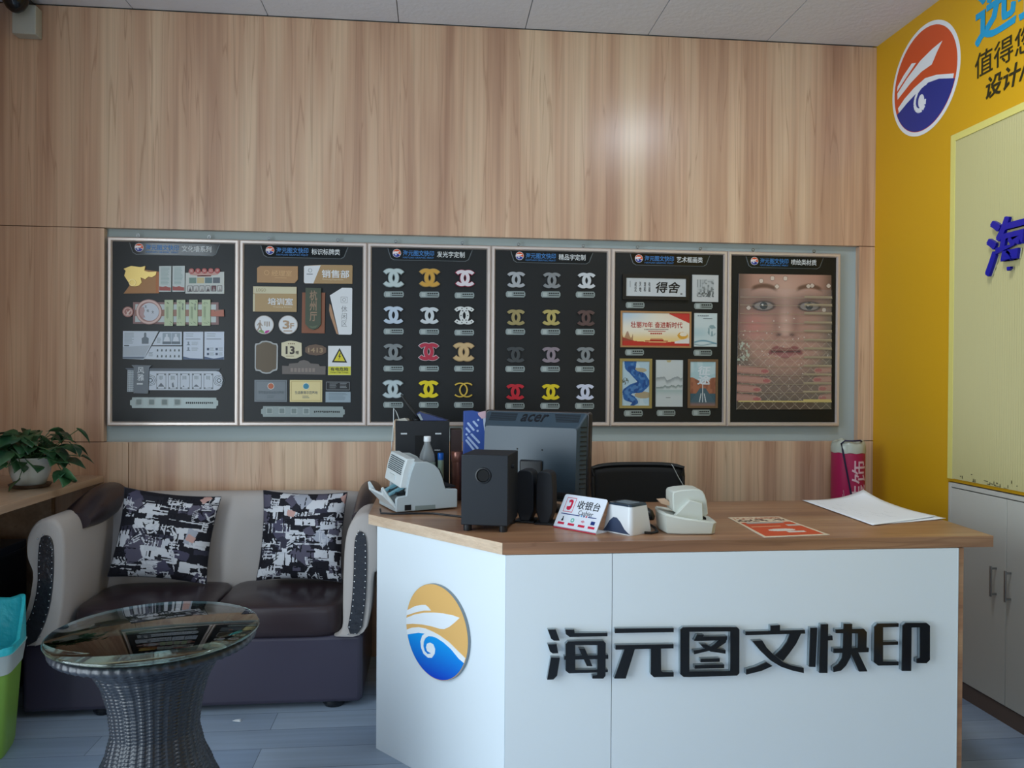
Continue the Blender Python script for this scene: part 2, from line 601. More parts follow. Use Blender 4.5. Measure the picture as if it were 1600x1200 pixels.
EMB = {'sail':[(-0.978,0.25),(-0.706,0.398),(-0.478,0.476),(-0.343,0.504),(-0.247,0.472),(-0.158,0.419),(-0.38,0.372),(-0.639,0.286),(-0.985,0.14)],'boat':[(-0.99,0.085),(-0.704,0.22),(-0.38,0.327),(-0.063,0.398),(0.245,0.444),(0.546,0.468),(0.746,0.46),(0.577,0.316),(0.429,0.204),(0.278,0.124),(0.126,0.095),(-0.123,0.089),(-0.442,0.059),(-0.768,0.003),(-0.99,-0.057)],'band':[(-0.975,-0.17),(-0.801,-0.09),(-0.571,-0.026),(-0.345,-0.002),(-0.122,-0.012),(0.127,-0.042),(0.431,-0.115),(0.67,-0.216),(0.93,-0.32),(0.89,-0.43),(0.73,-0.379),(0.492,-0.244),(0.25,-0.158),(0.035,-0.119),(-0.153,-0.116),(-0.344,-0.115),(-0.57,-0.146),(-0.95,-0.273)],'bluetop':[(-0.967,-0.23),(-0.767,-0.15),(-0.505,-0.082),(-0.201,-0.057),(0.066,-0.101),(0.341,-0.163),(0.612,-0.3),(0.89,-0.426)],'spiral':[(-0.059,-0.049),(-0.201,-0.049),(-0.312,-0.083),(-0.44,-0.178),(-0.497,-0.316),(-0.469,-0.455),(-0.388,-0.559),(-0.244,-0.605),(-0.117,-0.577),(-0.024,-0.468),(-0.01,-0.363),(-0.073,-0.276),(-0.183,-0.266),(-0.278,-0.315),(-0.309,-0.395),(-0.277,-0.469),(-0.143,-0.49),(-0.26,-0.531),(-0.356,-0.489),(-0.399,-0.396),(-0.381,-0.288),(-0.327,-0.204),(-0.232,-0.142),(-0.059,-0.11)]}
EMBW = {'blob':(-0.075,-0.40,0.095,0.135),'stroke':[(0.10,-0.10,0.03),(-0.06,-0.11,0.03),(-0.20,-0.18,0.032),(-0.275,-0.29,0.034),(-0.29,-0.40,0.036),(-0.25,-0.50,0.04),(-0.16,-0.565,0.045),(-0.05,-0.57,0.05),(0.01,-0.50,0.06),(0.02,-0.40,0.06)],'boat':[(0.558,0.53),(0.391,0.372),(0.241,0.201),(-0.088,0.185),(-0.441,0.092),(-0.88,-0.087),(-0.892,0.043),(-0.559,0.23),(-0.108,0.421),(0.249,0.498)],'sail':[(-0.262,0.434),(-0.676,0.219),(-0.905,0.09),(-0.885,0.187),(-0.68,0.337),(-0.402,0.477)],'band':[(0.903,-0.225),(0.399,-0.058),(0.046,0.011),(-0.323,-0.054),(-0.632,-0.156),(-0.859,-0.278),(-0.827,-0.383),(-0.551,-0.278),(-0.206,-0.176),(0.136,-0.111),(0.469,-0.16),(0.879,-0.306)],'bluetop':[(-0.827,-0.371),(-0.551,-0.278),(-0.206,-0.176),(0.136,-0.107),(0.469,-0.16),(0.854,-0.298)],'spiral':[(0.046,-0.046),(-0.137,-0.067),(-0.283,-0.172),(-0.331,-0.314),(-0.279,-0.497),(-0.124,-0.603),(0.022,-0.594),(0.071,-0.477),(0.018,-0.347),(-0.08,-0.274),(-0.169,-0.29),(-0.189,-0.367),(-0.165,-0.428),(-0.21,-0.432),(-0.258,-0.343),(-0.238,-0.237),(-0.141,-0.156),(0.136,-0.123)]}


def below_arc(top, rad=1.0, n=28):
    """closed polygon: the wave line on top, then round the disc's rim underneath"""
    pts = list(top)
    if pts[0][0] > pts[-1][0]:
        pts = pts[::-1]
    a1 = math.atan2(pts[-1][1], pts[-1][0])
    a0 = math.atan2(pts[0][1], pts[0][0])
    if a0 > 0:
        a0 -= 2 * math.pi
    return pts + [(rad * math.cos(a1 + (a0 - a1) * i / n), rad * math.sin(a1 + (a0 - a1) * i / n)) for i in range(n + 1)]


def emblem(parent, shapes, cx, cz, r, y, mats, T=None, rim=None, body=0.004, name='emblem', step=0.0006, inner=1.0):
    """round boat-over-wave badge; mats = (upper colour, white, wave colour)"""
    def sc(p):
        return [(cx + r * inner * a, cz + r * inner * b_) for a, b_ in p]
    o = MB(T)
    o.disc(cx, cz, r, y - body, y, 64)
    o = o.build(name, rim or mats[0], parent)
    f = y - body
    MB(T).disc(cx, cz, r * inner * 0.995, f - step, f, 64).build('badge_sky', mats[0], o)
    MB(T).prism(sc(below_arc(shapes['bluetop'], 0.985)), f - 2 * step, f - step).build('badge_wave', mats[2], o)
    w = MB(T)
    w.prism(sc(shapes['boat']), f - 2 * step, f - step)
    w.prism(sc(shapes['sail']), f - 2 * step, f - step)
    w.prism(sc(shapes['band']), f - 3 * step, f - step)
    if 'stroke' in shapes:
        ln = shapes['stroke']
        for k in range(len(ln) - 1):
            (xa, za, wa), (xb, zb, wb) = ln[k], ln[k + 1]
            d_ = Vector((xb - xa, zb - za))
            n_ = Vector((-d_.y, d_.x)).normalized()
            w.prism(sc([(xa + n_.x * wa, za + n_.y * wa), (xb + n_.x * wb, zb + n_.y * wb), (xb - n_.x * wb, zb - n_.y * wb), (xa - n_.x * wa, za - n_.y * wa)]), f - 3.4 * step - 0.00001 * k, f - step)
        bx, bz, bw, bh = shapes['blob']
        w.prism(sc([(bx + bw * math.cos(R(20 * i)), bz + bh * math.sin(R(20 * i))) for i in range(18)]), f - 3.6 * step, f - step)
    else:
        w.prism(sc(shapes['spiral']), f - 3.4 * step, f - step)
    w.build('badge_boat', mats[1], o)
    return o


M_desk_white = mat('white_desk_laminate', '#e4edf2', 0.22, spec=0.5)
M_black_acr = mat('black_acrylic', '#12161c', 0.12, spec=0.5)
M_clear_grey = mat('frosted_acrylic_edge', '#7d8a90', 0.3)
M_white_prt = mat('white_print', '#eef4f8', 0.35)
M_tan_prt = mat('sand_orange_print', '#e8b870', 0.35)
M_org_prt = mat('brick_orange_print', '#d8572a', 0.4)
M_navy_prt = mat('navy_blue_print', '#23348f', 0.4)
M_wave = mat('blue_gradient_print', '#0a60d8', 0.35)
N, L, b = nodes_of(M_wave)
tc = N.new('ShaderNodeTexCoord')
sp = N.new('ShaderNodeSeparateXYZ')
L.new(tc.outputs['Object'], sp.inputs[0])
mr = N.new('ShaderNodeMapRange')
mr.inputs['From Min'].default_value = 0.34
mr.inputs['From Max'].default_value = 0.485
L.new(sp.outputs['Z'], mr.inputs['Value'])
cr = N.new('ShaderNodeValToRGB')
cr.color_ramp.elements[0].color = rgb('#0b39c4')
cr.color_ramp.elements[1].color = rgb('#0fa4f2')
L.new(mr.outputs[0], cr.inputs['Fac'])
L.new(cr.outputs['Color'], b.inputs['Base Color'])

desk = thing('reception_desk', 'white reception desk with a brown wood worktop, black raised lettering and a round boat badge', 'desk', (0.8, 2.8, 0))
def dl(p):   # room coordinates to the desk's own
    return (p[0] - 0.8, p[1] - 2.8)
top_pts = [(-0.229, 2.857), (0.208, 2.333), (1.778, 2.333), (1.80, 2.60), (1.80, 3.07), (0.42, 3.07), (0.42, 3.42), (-0.229, 3.42)]
MB().slab([dl(p) for p in top_pts], 0.792, DT).build('worktop', M_desk_wood, desk, bevel=0.0015)
# pale edge band on the angled end
P0, P1 = Vector((-0.229, 2.857)), Vector((0.208, 2.333))
dd = (P1 - P0).normalized()
ang = math.atan2(dd.y, dd.x)
T = Matrix.Translation((P0.x - 0.8, P0.y - 2.8, 0)) @ Matrix.Rotation(ang, 4, 'Z')
MB(T).box(0.0, (P1 - P0).length, -0.0012, 0.0, 0.7925, DT - 0.0005).build('edge_band', M_edge_wood, desk)
# front board in two pieces with a thin seam
MB().box(0.218 - 0.8, 0.5405 - 0.8, 2.33 - 2.8, 2.348 - 2.8, 0.0, 0.791).build('front_board', M_desk_white, desk)
MB().box(0.5425 - 0.8, 1.655 - 0.8, 2.33 - 2.8, 2.348 - 2.8, 0.0, 0.791).build('front_board', M_desk_white, desk)
MB().box(1.655 - 0.8, 1.6575 - 0.8, 2.329 - 2.8, 2.348 - 2.8, 0.0, 0.791).build('board_edging', mat('pale_grey_edging', '#cdd6d8', 0.4), desk)
MB().box(1.6575 - 0.8, 1.6755 - 0.8, 2.331 - 2.8, 3.05 - 2.8, 0.0, 0.791).build('end_board', M_desk_wood, desk)
c1 = Vector((-0.196, 2.819))
c0 = Vector((0.2165, 2.3315))
d2 = (c0 - c1).normalized()
TS = Matrix.Translation((c1.x - 0.8, c1.y - 2.8, 0)) @ Matrix.Rotation(math.atan2(d2.y, d2.x), 4, 'Z')
LS = (c0 - c1).length
MB(TS).box(0.0, LS, 0.0, 0.018, 0.0, 0.791).build('angled_board', M_desk_white, desk)
MB().box(-0.196 - 0.8, -0.178 - 0.8, 2.84 - 2.8, 3.40 - 2.8, 0.0, 0.791).build('side_board', M_desk_white, desk)
for key in ('hai', 'yuan', 'tu', 'wen', 'kuai', 'yin'):
    a = MB()
    f = MB()
    for k, poly in enumerate(LETTERS[key]):
        q = [(p[0] / 1000 - 0.8, p[1] / 1000) for p in poly]
        f.prism(q, 2.312 - 2.8 - 0.00002 * k, 2.3165 - 2.8)
        a.prism(q, 2.3165 - 2.8, 2.3298 - 2.8)
    fo = f.build('letter', M_black_acr, desk)
    a.build('letter_back', M_clear_grey, fo)
emblem(desk, EMB, 0.3358, 0.4948, 0.1537, 0.0, (M_tan_prt, M_white_prt, M_wave), T=TS, rim=mat('brushed_grey_rim', '#8d979c', 0.35, 0.5), body=0.011)['label'] = 'round badge with a white boat over a blue wave on sand orange'

# ------------------------------------------------------------------ yellow wall graphics (things facing into the room)
def on_right_wall(name, label, cat):
    # local X runs towards the shopfront, front faces the room
    return thing(name, label, cat, (XR, 0, 0), -math.pi / 2)

w = on_right_wall('wall_badge', 'round orange and navy boat badge with white rim printed high on the yellow wall', 'wall sign')
emblem(w, EMBW, -3.359, 2.682, 0.246, -0.0002, (M_org_prt, M_white_prt, M_navy_prt), rim=M_white_prt, body=0.0012, name='badge_disc', inner=0.93)
M_cyan = mat('cyan_lettering', '#1f9fd0', 0.4)
M_dark_ink = mat('dark_olive_ink', '#2c2a12', 0.5)
tag(lettering('wall_lettering', '选择', M_cyan, (-3.02, 2.685, -2.56, 2.905), y=0, depth=0.002, bold=0.022), 'large cyan characters on the yellow wall under the ceiling', 'lettering')
tag(lettering('wall_lettering', '值得您', M_dark_ink, (-3.022, 2.552, -2.70, 2.654), y=0, depth=0.001, bold=0.003), 'thin dark characters in the middle row of the yellow wall writing', 'lettering')
tag(lettering('wall_lettering', '设计/', M_dark_ink, (-2.955, 2.448, -2.735, 2.533), y=0, depth=0.001, bold=0.02, shear=0.2), 'short heavy dark characters in the lowest row above the ribbed panel', 'lettering')
for o in COL.objects:
    if o.name.startswith('wall_lettering'):
        o.location = (XR - 0.0025, 0, 0)
        o.rotation_euler = (0, 0, -math.pi / 2)

pn = on_right_wall('ribbed_panel', 'cream yellow vertically ribbed panel with a pale border on the yellow wall', 'wall panel')
PY0, PY1, PZ0, PZ1 = -3.155, -1.2, 0.905, 2.365
mb = MB()
nr = int((PY1 - PY0 - 0.04) / 0.0125)
vs, fs = [], []
for i in range(nr * 4 + 1):
    xx = PY0 + 0.03 + i * (PY1 - PY0 - 0.04) / (nr * 4)
    yy = -0.008 - (0.0022, 0.0, -0.0022, 0.0)[i % 4] if i % 4 != 2 else -0.0055
    vs += [(xx, yy, PZ0 + 0.002), (xx, yy, PZ1 - 0.03)]
    if i:
        fs.append((2 * i - 2, 2 * i, 2 * i + 1, 2 * i - 1))
k = len(vs)
vs += [(PY0 + 0.03, -0.001, PZ0 + 0.002), (PY0 + 0.03, -0.001, PZ1 - 0.03), (PY1 - 0.01, -0.001, PZ0 + 0.002), (PY1 - 0.01, -0.001, PZ1 - 0.03)]
fs += [(k, k + 1, k + 3, k + 2)]
mb.add(vs, fs)
mb.build('ribbed_sheet', M_cream, pn)
M_border = mat('pale_lime_border', '#e3d87a', 0.5)
mb = MB()
mb.box(PY0, PY0 + 0.03, -0.012, -0.001, PZ0, PZ1)
mb.box(PY0 + 0.03, PY1, -0.012, -0.001, PZ1 - 0.03, PZ1)
mb.build('border_strip', M_border, pn, bevel=0.001)
# broken flakes at the foot of the sheet
random.seed(4)
mb = MB()
M_flake = mat('chipped_edge', '#4a4632', 0.8)
for i in range(46):
    xx = PY0 + 0.05 + random.random() * 1.2
    zz = PZ0 + 0.004 + random.random() ** 2 * 0.03
    wdt, hgt = random.choice([(0.012, 0.0018), (0.0015, 0.012), (0.006, 0.003), (0.016, 0.0012)])
    mb.prism([(xx, zz), (xx + wdt, zz + random.uniform(-.002, .002)), (xx + wdt, zz + hgt), (xx, zz + hgt)], -0.0115, -0.0100)
mb.build('chipped_marks', M_flake, pn)
M_blue3d = mat('deep_blue_acrylic', '#16189a', 0.25)
lt = lettering('wall_lettering', '海', M_blue3d, (-2.912, 1.735, -2.70, 1.948), y=-0.028, depth=0.012, bold=0.022, shear=0.12)
tag(lt, 'raised dark blue character on the cream ribbed panel', 'lettering')
lt.location = (XR, 0, 0)
lt.rotation_euler = (0, 0, -math.pi / 2)
lb = lettering('letter_back', '海', mat('clear_letter_backing', '#d8d6b8', 0.25), (-2.912, 1.735, -2.70, 1.948), parent=lt, y=-0.016, depth=0.0055, bold=0.022, shear=0.12)

# ------------------------------------------------------------------ built-in cupboard on the right
cb = on_right_wall('built_in_cupboard', 'off-white low cupboard with tall doors set into the yellow wall', 'cupboard')
M_cup = mat('offwhite_melamine', '#c9c8bd', 0.4)
add_bump(M_cup, 14, 0.12, 0.001, 3, (1, 1, 0.1))
M_kick = mat('brown_kickboard', '#6d5c50', 0.5)
mb = MB()
mb.box(-CY1 + 0.001, -CY1 + 0.019, -0.004, 0.43, 0, CZ1)
mb.box(-1.08, -1.062, -0.004, 0.43, 0, CZ1)
mb.box(-CY1 + 0.019, -1.08, -0.004, 0.43, CZ1 - 0.018, CZ1)
mb.box(-CY1 + 0.019, -1.08, 0.41, 0.43, 0.0, CZ1 - 0.018)
mb.build('carcass', M_cup, cb, bevel=0.001)
MB().box(-CY1 + 0.02, -1.08, 0.0, 0.02, 0, 0.066).build('kickboard', M_kick, cb)
dw = 0.347
for i in range(6):
    x0 = -CY1 + 0.020 + i * dw - (0.0 if i == 0 else 0.02)
    x1 = -CY1 + (i + 1) * dw - 0.003
    if x1 > -1.08:
        break
    d_ = MB().box(x0, x1, -0.004, 0.016, 0.07, CZ1 - 0.022).build('cupboard_door', M_cup, cb, bevel=0.0012)
    hx = x1 - 0.055 if i % 2 == 0 else x0 + 0.02
    mh = MB()
    mh.box(hx, hx + 0.008, -0.030, -0.024, 0.478, 0.598)
    mh.box(hx + 0.001, hx + 0.007, -0.024, -0.003, 0.484, 0.492)
    mh.box(hx + 0.001, hx + 0.007, -0.024, -0.003, 0.584, 0.592)
    mh.build('door_handle', mat('brushed_steel', '#9a9a98', 0.3, 0.9), d_, bevel=0.001)

# ------------------------------------------------------------------ display boards
M_frame = mat('champagne_aluminium', '#d8cbc2', 0.3, 0.45)
M_back = mat('black_felt_board', '#111414', 0.4, spec=0.45)
M_header = mat('header_plate_black', '#14181a', 0.12, spec=0.5)
M_header_rim = mat('header_plate_rim', '#6a7275', 0.3)
M_hblue = mat('header_blue', '#3c78b4', 0.35)
M_htxt = mat('header_white', '#d4d8d8', 0.4)
M_tag = mat('nameplate_grey', '#8d9896', 0.3, 0.2)
M_tag_ink = mat('nameplate_ink', '#2a3030', 0.5)
M_tag_sq = mat('nameplate_square', '#a8b2b0', 0.4)
M_hook = mat('steel_hook', '#8b8d8f', 0.3, 0.9)
BX0, BW, BZ0, BZ1 = -1.4824, 0.5842, 1.090, 1.953
BH = BZ1 - BZ0

# drawing units of each board's artwork: the outer corners (TL, TR, BR, BL)
CORN = [((13, 64), (774, 91), (774, 1151), (29, 1156)),
        ((30, 56), (780, 79), (780, 1144), (30, 1149)),
        ((12, 44), (796, 64), (796, 1178), (12, 1180)),
        ((35, 62), (753, 73.5), (753, 1140), (35, 1140)),
        ((18, 36), (756, 46), (748, 1142), (18, 1138)),
        ((34, 80), (690, 86), (664, 1114), (26, 1108))]


class Board:
    def __init__(s, i, label, title):
        s.i = i
        s.o = thing('display_board', label, 'display board', (BX0 + BW * i + BW / 2, D + 0.012, BZ0), 0.0, 'framed sample boards hanging in a row')
        s.y = 0.0
        w_ = BW / 2 - 0.001
        MB().box(-w_ + 0.012, w_ - 0.012, -0.002, 0.010, 0.012, BH - 0.012).build('backing_panel', M_back, s.o)
        fb = MB()
        t = 0.020
        prof = [(0.0, 0.0), (0.0, -0.014), (0.005, -0.020), (0.015, -0.020), (t, -0.012), (t, 0.0)]
        cs = [(-w_, 0), (w_, 0), (w_, BH), (-w_, BH)]
        inw = [(1, 1), (-1, 1), (-1, -1), (1, -1)]
        rings = [[(c[0] + d_[0] * a, b_ + 0.006, c[1] + d_[1] * a) for a, b_ in prof] for c, d_ in zip(cs, inw)]
        rings.append(rings[0])
        fb.loft(rings, cap=False)
        fb.build('frame', M_frame, s.o, smooth=True, ang=20)
        for hx in (-0.16, 0.155):
            hb = MB()
            hb.ring(hx, BH + 0.010, 0.005, 0.008, -0.004, -0.001, 14)
            hb.box(hx - 0.003, hx + 0.003, -0.004, -0.001, BH - 0.004, BH + 0.006)
            hb.build('hanging_hook', M_hook, s.o)
        # header plate
        q = lambda a, b_: (-w_ + a * 2 * w_, BH - b_ * BH)
        pts = [q(.165, .027), (q(.845, .027)), q(.83, .05), q(.815, .078), q(.79, .088), q(.215, .088), q(.19, .078), q(.175, .05)]
        hp = MB()
        hp.prism(pts, -0.0055, -0.002)
        hp = hp.build('header_plate', M_header, s.o)
        rim = MB()
        pc = [q(.16, .027), (q(.85, .027)), q(.836, .052), q(.82, .080), q(.795, .0905), q(.21, .0905), q(.185, .080), q(.17, .052)]
        rim.prism(pc, -0.004, -0.0015)
        rim.build('plate_rim', M_header_rim, hp)
        cx, cz = q(.235, .053)
        emblem(hp, EMB, cx, cz, 0.0195, -0.0056, (M_tan_prt if i < 0 else M_org_prt, M_white_prt, M_navy_prt), rim=M_white_prt, body=0.0006, step=0.0003, name='header_badge', inner=0.93)
        a0, b0 = q(.285, .066)
        a1, b1 = q(.535, .036)
        lettering('header_name', '海元图文快印', M_hblue, (a0, b0, a1, b1), hp, y=-0.0065, depth=0.0008, bold=0.02)
        a0, b0 = q(.285, .080)
        a1, b1 = q(.535, .0705)
        lettering('header_name', 'HAIYUAN GRAPHIC PRINT', M_hblue, (a0, b0, a1, b1), hp, y=-0.0065, depth=0.0008, bold=0.01)
        a0, b0 = q(.56, .071)
        a1, b1 = q(.785, .038)
        lettering('header_title', title, M_htxt, (a0, b0, a1, b1), hp, y=-0.0065, depth=0.0008, bold=0.012)
        tl, tr, brr, bl = CORN[i]
        s.c = (tl, tr, brr, bl)
        s.w = w_

    def P(s, a, b_):
        tl, tr, brr, bl = s.c
        t = (b_ - tl[1]) / (bl[1] - tl[1])
        for _ in range(4):
            lx = tl[0] + (bl[0] - tl[0]) * t
            rx = tr[0] + (brr[0] - tr[0]) * t
            u = (a - lx) / (rx - lx)
            ty = tl[1] + (tr[1] - tl[1]) * u
            by = bl[1] + (brr[1] - bl[1]) * u
            t = (b_ - ty) / (by - ty)
        return (-s.w + 2 * s.w * u, BH * (1 - t))

    def poly(s, pts, mb, y0, y1):
        mb.prism([s.P(*p) for p in pts], y0, y1)
        return mb

    def rect(s, a0, b0, a1, b1, mb, y0, y1):
        x0, z1 = s.P(a0, b0)
        x1, _ = s.P(a1, b0)
        _, z0 = s.P(a0, b1)
        mb.box(x0, x1, y0, y1, z0, z1)
        return mb

    def plate(s, name, pts, m, th=0.004, parent=None, y=-0.002, bevel=0.0):
        if len(pts) == 4 and not isinstance(pts[0], tuple):
            a0, b0, a1, b1 = pts
            pts = [(a0, b0), (a1, b0), (a1, b1), (a0, b1)]
        return s.poly(pts, MB(), y - th, y).build(name, m, parent or s.o, bevel=bevel)

    def text(s, name, body, m, a0, b0, a1, b1, parent, y, bold=0.0, rot90=False, shear=0.0):
        x0, z1 = s.P(a0, b0)
        x1, _ = s.P(a1, b0)
        _, z0 = s.P(a0, b1)
        return lettering(name, body, m, (x0, z0, x1, z1), parent, y=y, depth=0.0006, bold=bold, rot90=rot90, shear=shear)

    def bars(s, name, m, a0, b0, a1, b1, n, parent, y, fill=0.5, jag=0.25, vertical=False):
        rnd = random.Random(int(a0 * 7 + b0 * 13 + s.i))
        mb = MB()
        for k in range(n):
            if vertical:
                st = (a1 - a0) / n
                s.rect(a0 + k * st, b0, a0 + k * st + st * fill, b1 - rnd.random() * jag * (b1 - b0), mb, y - 0.0004, y)
            else:
                st = (b1 - b0) / n
                s.rect(a0, b0 + k * st, a1 - rnd.random() * jag * (a1 - a0), b0 + k * st + st * fill, mb, y - 0.0004, y)
        return mb.build(name, m, parent)

    def nameplate(s, a, b_, w_=130, h_=36):
        c = h_ * 0.28
        x0, x1, y0, y1 = a - w_ / 2, a + w_ / 2, b_ - h_ / 2, b_ + h_ / 2
        pts = [(x0 + c, y0), (x1 - c, y0), (x1 - c * .3, y0 + c), (x1 - c * .3, y1 - c), (x1 - c, y1), (x0 + c, y1), (x0 + c * .3, y1 - c), (x0 + c * .3, y0 + c)]
        pl = s.plate('name_plate', pts, M_tag, 0.003)
        mb = MB()
        s.rect(x0 + w_ * .12, y0 + h_ * .16, x0 + w_ * .31, y1 - h_ * .16, mb, -0.0054, -0.005)
        mb.build('plate_square', M_tag_sq, pl)
        mb = MB()
        for k in range(5):
            s.rect(x0 + w_ * (.40 + .105 * k), y0 + h_ * .20, x0 + w_ * (.485 + .105 * k), y0 + h_ * .44, mb, -0.0054, -0.005)
        s.rect(x0 + w_ * .40, y0 + h_ * .62, x0 + w_ * .92, y0 + h_ * .74, mb, -0.0054, -0.005)
        mb.build('plate_print', M_tag_ink, pl)
        return pl


def cc_emblem(bd, a, b_, wu, hu, m, label, outline=None, thin=1.0, depth=0.018, dots=False):
    """two interlocking C letters, back to back"""
    cx, cz = bd.P(a, b_)
    w_ = wu * BW / 760 / 2
    h_ = hu * BH / 1100 / 2
    def arc(mb, side, ro, ri, y0, y1, n=20, amax=137):
        vs, fs = [], []
        c = -side * w_ * 0.33
        k = (w_ * 0.86) / h_ * 0.92
        for i in range(n + 1):
            t = R(-amax + 2 * amax * i / n)
            ca, sa = math.cos(t) * side, math.sin(t)
            for r, y in ((ro, y0), (ri, y0), (ri, y1), (ro, y1)):
                vs.append((cx + c + r * ca * k, y, cz + r * sa))
        for i in range(n):
            for q in range(4):
                l = (q + 1) % 4
                fs.append((i * 4 + q, i * 4 + l, (i + 1) * 4 + l, (i + 1) * 4 + q))
        fs.append((0, 1, 2, 3))
        fs.append((n * 4 + 3, n * 4 + 2, n * 4 + 1, n * 4))
        mb.add(vs, fs)
    t = h_ * 0.40 * thin
    ro = h_ * (0.96 if thin < 1 else 1.0)
    mb = MB()
    y0 = -0.002 - depth
    arc(mb, 1, ro, ro - t, y0, -0.002)
    arc(mb, -1, ro, ro - t, y0 + 0.0004, -0.002)
    if outline:
        o = MB()
        e = h_ * 0.07
        arc(o, 1, ro + e, ro - t - e, y0 + 0.004, -0.002, amax=141)
        arc(o, -1, ro + e, ro - t - e, y0 + 0.0044, -0.002, amax=141)
        root = o.build('letter_emblem', outline, bd.o)
        mb.build('emblem_face', m, root)
    else:
        root = mb.build('letter_emblem', m, bd.o, bevel=0.0012 if thin < 1 else 0.0)
    if dots:
        q = MB()
        for side in (1, -1):
            for k2 in range(7):
                tt = R(-120 + 40 * k2)
                kk = (w_ * 0.86) / h_ * 0.92
                rr = ro - t / 2
                q.disc(cx - side * w_ * 0.33 + rr * math.cos(tt) * side * kk, cz + rr * math.sin(tt), 0.0030, y0 - 0.0006, y0, 10)
        q.build('dark_bulbs', M_tag_ink, root)
    root['label'] = label
    return root


boards = []
TITLES = ['文化墙系列', '标识标牌类', '发光字定制', '精品字定制', '艺术框画类', '喷绘类材质']
BLAB = ['leftmost sample board with four rows of culture wall models',
        'sample board of small door signs and plaques, with a yellow triangle warning sign',
        'sample board of twelve double-C emblems, one dotted and one red with white outline',
        'sample board with twelve flat double-C emblems, bottom left one red, above the dark monitor',
        'sample board of framed pictures and prints with a red and white banner print',
        'rightmost sample board with a large woman face print cut by clear strips']
for i in range(6):
    boards.append(Board(i, BLAB[i], TITLES[i]))

# small palette of sample materials
def pm(h, rough=0.4, metal=0.0):
    return mat('sample_' + h.strip('#') + ('m' if metal else ''), h, rough, metal)

# --- board three
b3 = boards[2]
white_led = pm('#c4d0d0')
spec3 = [
    (178, 263, 138, 108, pm('#b9c8c8'), 'pale silver double-C emblem with grey edge', pm('#8b9a9a')),
    (405, 263, 138, 106, pm('#c99a3c'), 'amber double-C emblem', pm('#a88c58')),
    (630, 266, 130, 98, pm('#d9d3d8'), 'white double-C emblem with a crimson outline', pm('#a02848')),
    (178, 493, 136, 104, pm('#b8c8d8'), 'bluish white double-C emblem', None),
    (405, 496, 130, 100, pm('#c8d0d4'), 'plain white double-C emblem, middle of the second row', None),
    (627, 496, 140, 108, pm('#d4d8d6'), 'white double-C emblem dotted with dark bulbs', None),
    (178, 722, 134, 100, pm('#7d8486'), 'grey double-C emblem', None),
    (402, 719, 136, 104, pm('#b02840'), 'red double-C emblem with a white outline', pm('#d8ccd0')),
    (625, 721, 142, 108, pm('#c8ac7c'), 'beige gold double-C emblem', pm('#b09468')),
    (177, 950, 136, 104, pm('#b8c8cc'), 'white double-C emblem, lowest in the left column', pm('#7f8c90')),
    (402, 950, 140, 104, pm('#e0cc14'), 'bright yellow double-C emblem', None),
    (625, 955, 132, 96, pm('#c8a848', 0.3, 0.6), 'thin gold double-C emblem', None)]
for k, (a, b_, wu, hu, m_, lab, out) in enumerate(spec3):
    cc_emblem(b3, a, b_, wu * .97, hu, m_, lab, out, thin=0.5 if k == 11 else 1.0, dots=(k == 5))
for r_ in range(4):
    for c_ in range(3):
        b3.nameplate((179, 404, 628)[c_], (363, 593, 823, 1048)[r_] + (0, 2, 7)[c_] * (1 if r_ < 2 else 0), 132, 36)
# --- board four
b4 = boards[3]
spec4 = [
    (183, 265, pm('#a9acae', 0.3, 0.5), 'bright silver double-C emblem'),
    (396, 268, pm('#85898b', 0.4, 0.3), 'mid grey double-C emblem'),
    (605, 268, pm('#c9cdd0'), 'white double-C emblem in the top right corner'),
    (183, 490, pm('#9c8f60', 0.4, 0.3), 'olive gold double-C emblem'),
    (394, 490, pm('#b3a565', 0.4, 0.3), 'pale gold double-C emblem'),
    (603, 492, pm('#5b4540', 0.5), 'dark brown double-C emblem'),
    (182, 713, pm('#3f4446', 0.4), 'nearly black double-C emblem'),
    (394, 713, pm('#8c8088', 0.35, 0.3), 'pinkish grey double-C emblem'),
    (602, 713, pm('#808587', 0.4), 'plain grey double-C emblem, right end of the third row'),
    (182, 935, pm('#c02030'), 'red double-C emblem'),
    (394, 935, pm('#dcc61c'), 'yellow double-C emblem'),
    (601, 935, pm('#cfd4e6'), 'bluish white double-C emblem in the bottom right corner')]
for a, b_, m_, lab in spec4:
    cc_emblem(b4, a, b_, 124, 96, m_, lab, depth=0.012)
for r_ in range(4):
    for c_ in range(3):
        b4.nameplate((181, 391, 600)[c_], (351, 575, 798, 1019)[r_], 122, 36)
# --- board one: culture wall models
b1 = boards[0]
INK = pm('#5a6468')
LINE = pm('#8a989c')
WHITE = pm('#d5dce0')
PALE = pm('#c3ccca')
# row 1
root = b1.plate('party_wall_model', [(108, 392), (130, 362), (150, 330), (112, 290), (120, 250), (150, 236), (200, 240), (232, 236), (228, 256), (300, 266), (308, 392)], pm('#a87848'), 0.004)
root['label'] = 'gold and orange cut-out model panel'
b1.plate('gold_relief', [(112, 290), (120, 262), (108, 250), (124, 244), (150, 234), (205, 242), (230, 235), (226, 262), (250, 270), (295, 268), (292, 288), (270, 300), (250, 296), (232, 312), (205, 300), (212, 330), (196, 348), (175, 352), (150, 350), (138, 330)], pm('#d8bc70', 0.35, 0.4), 0.004, root, y=-0.006)
q = MB()
cx, cz = b1.P(160, 330)
q.ring(cx, cz, 0.012, 0.016, -0.0125, -0.010, 24)
q.build('gold_ring', pm('#e0c888', 0.35, 0.4), root)
b1.plate('orange_stripe', (292, 268, 312, 390), pm('#b06a38'), 0.0006, root, y=-0.006)
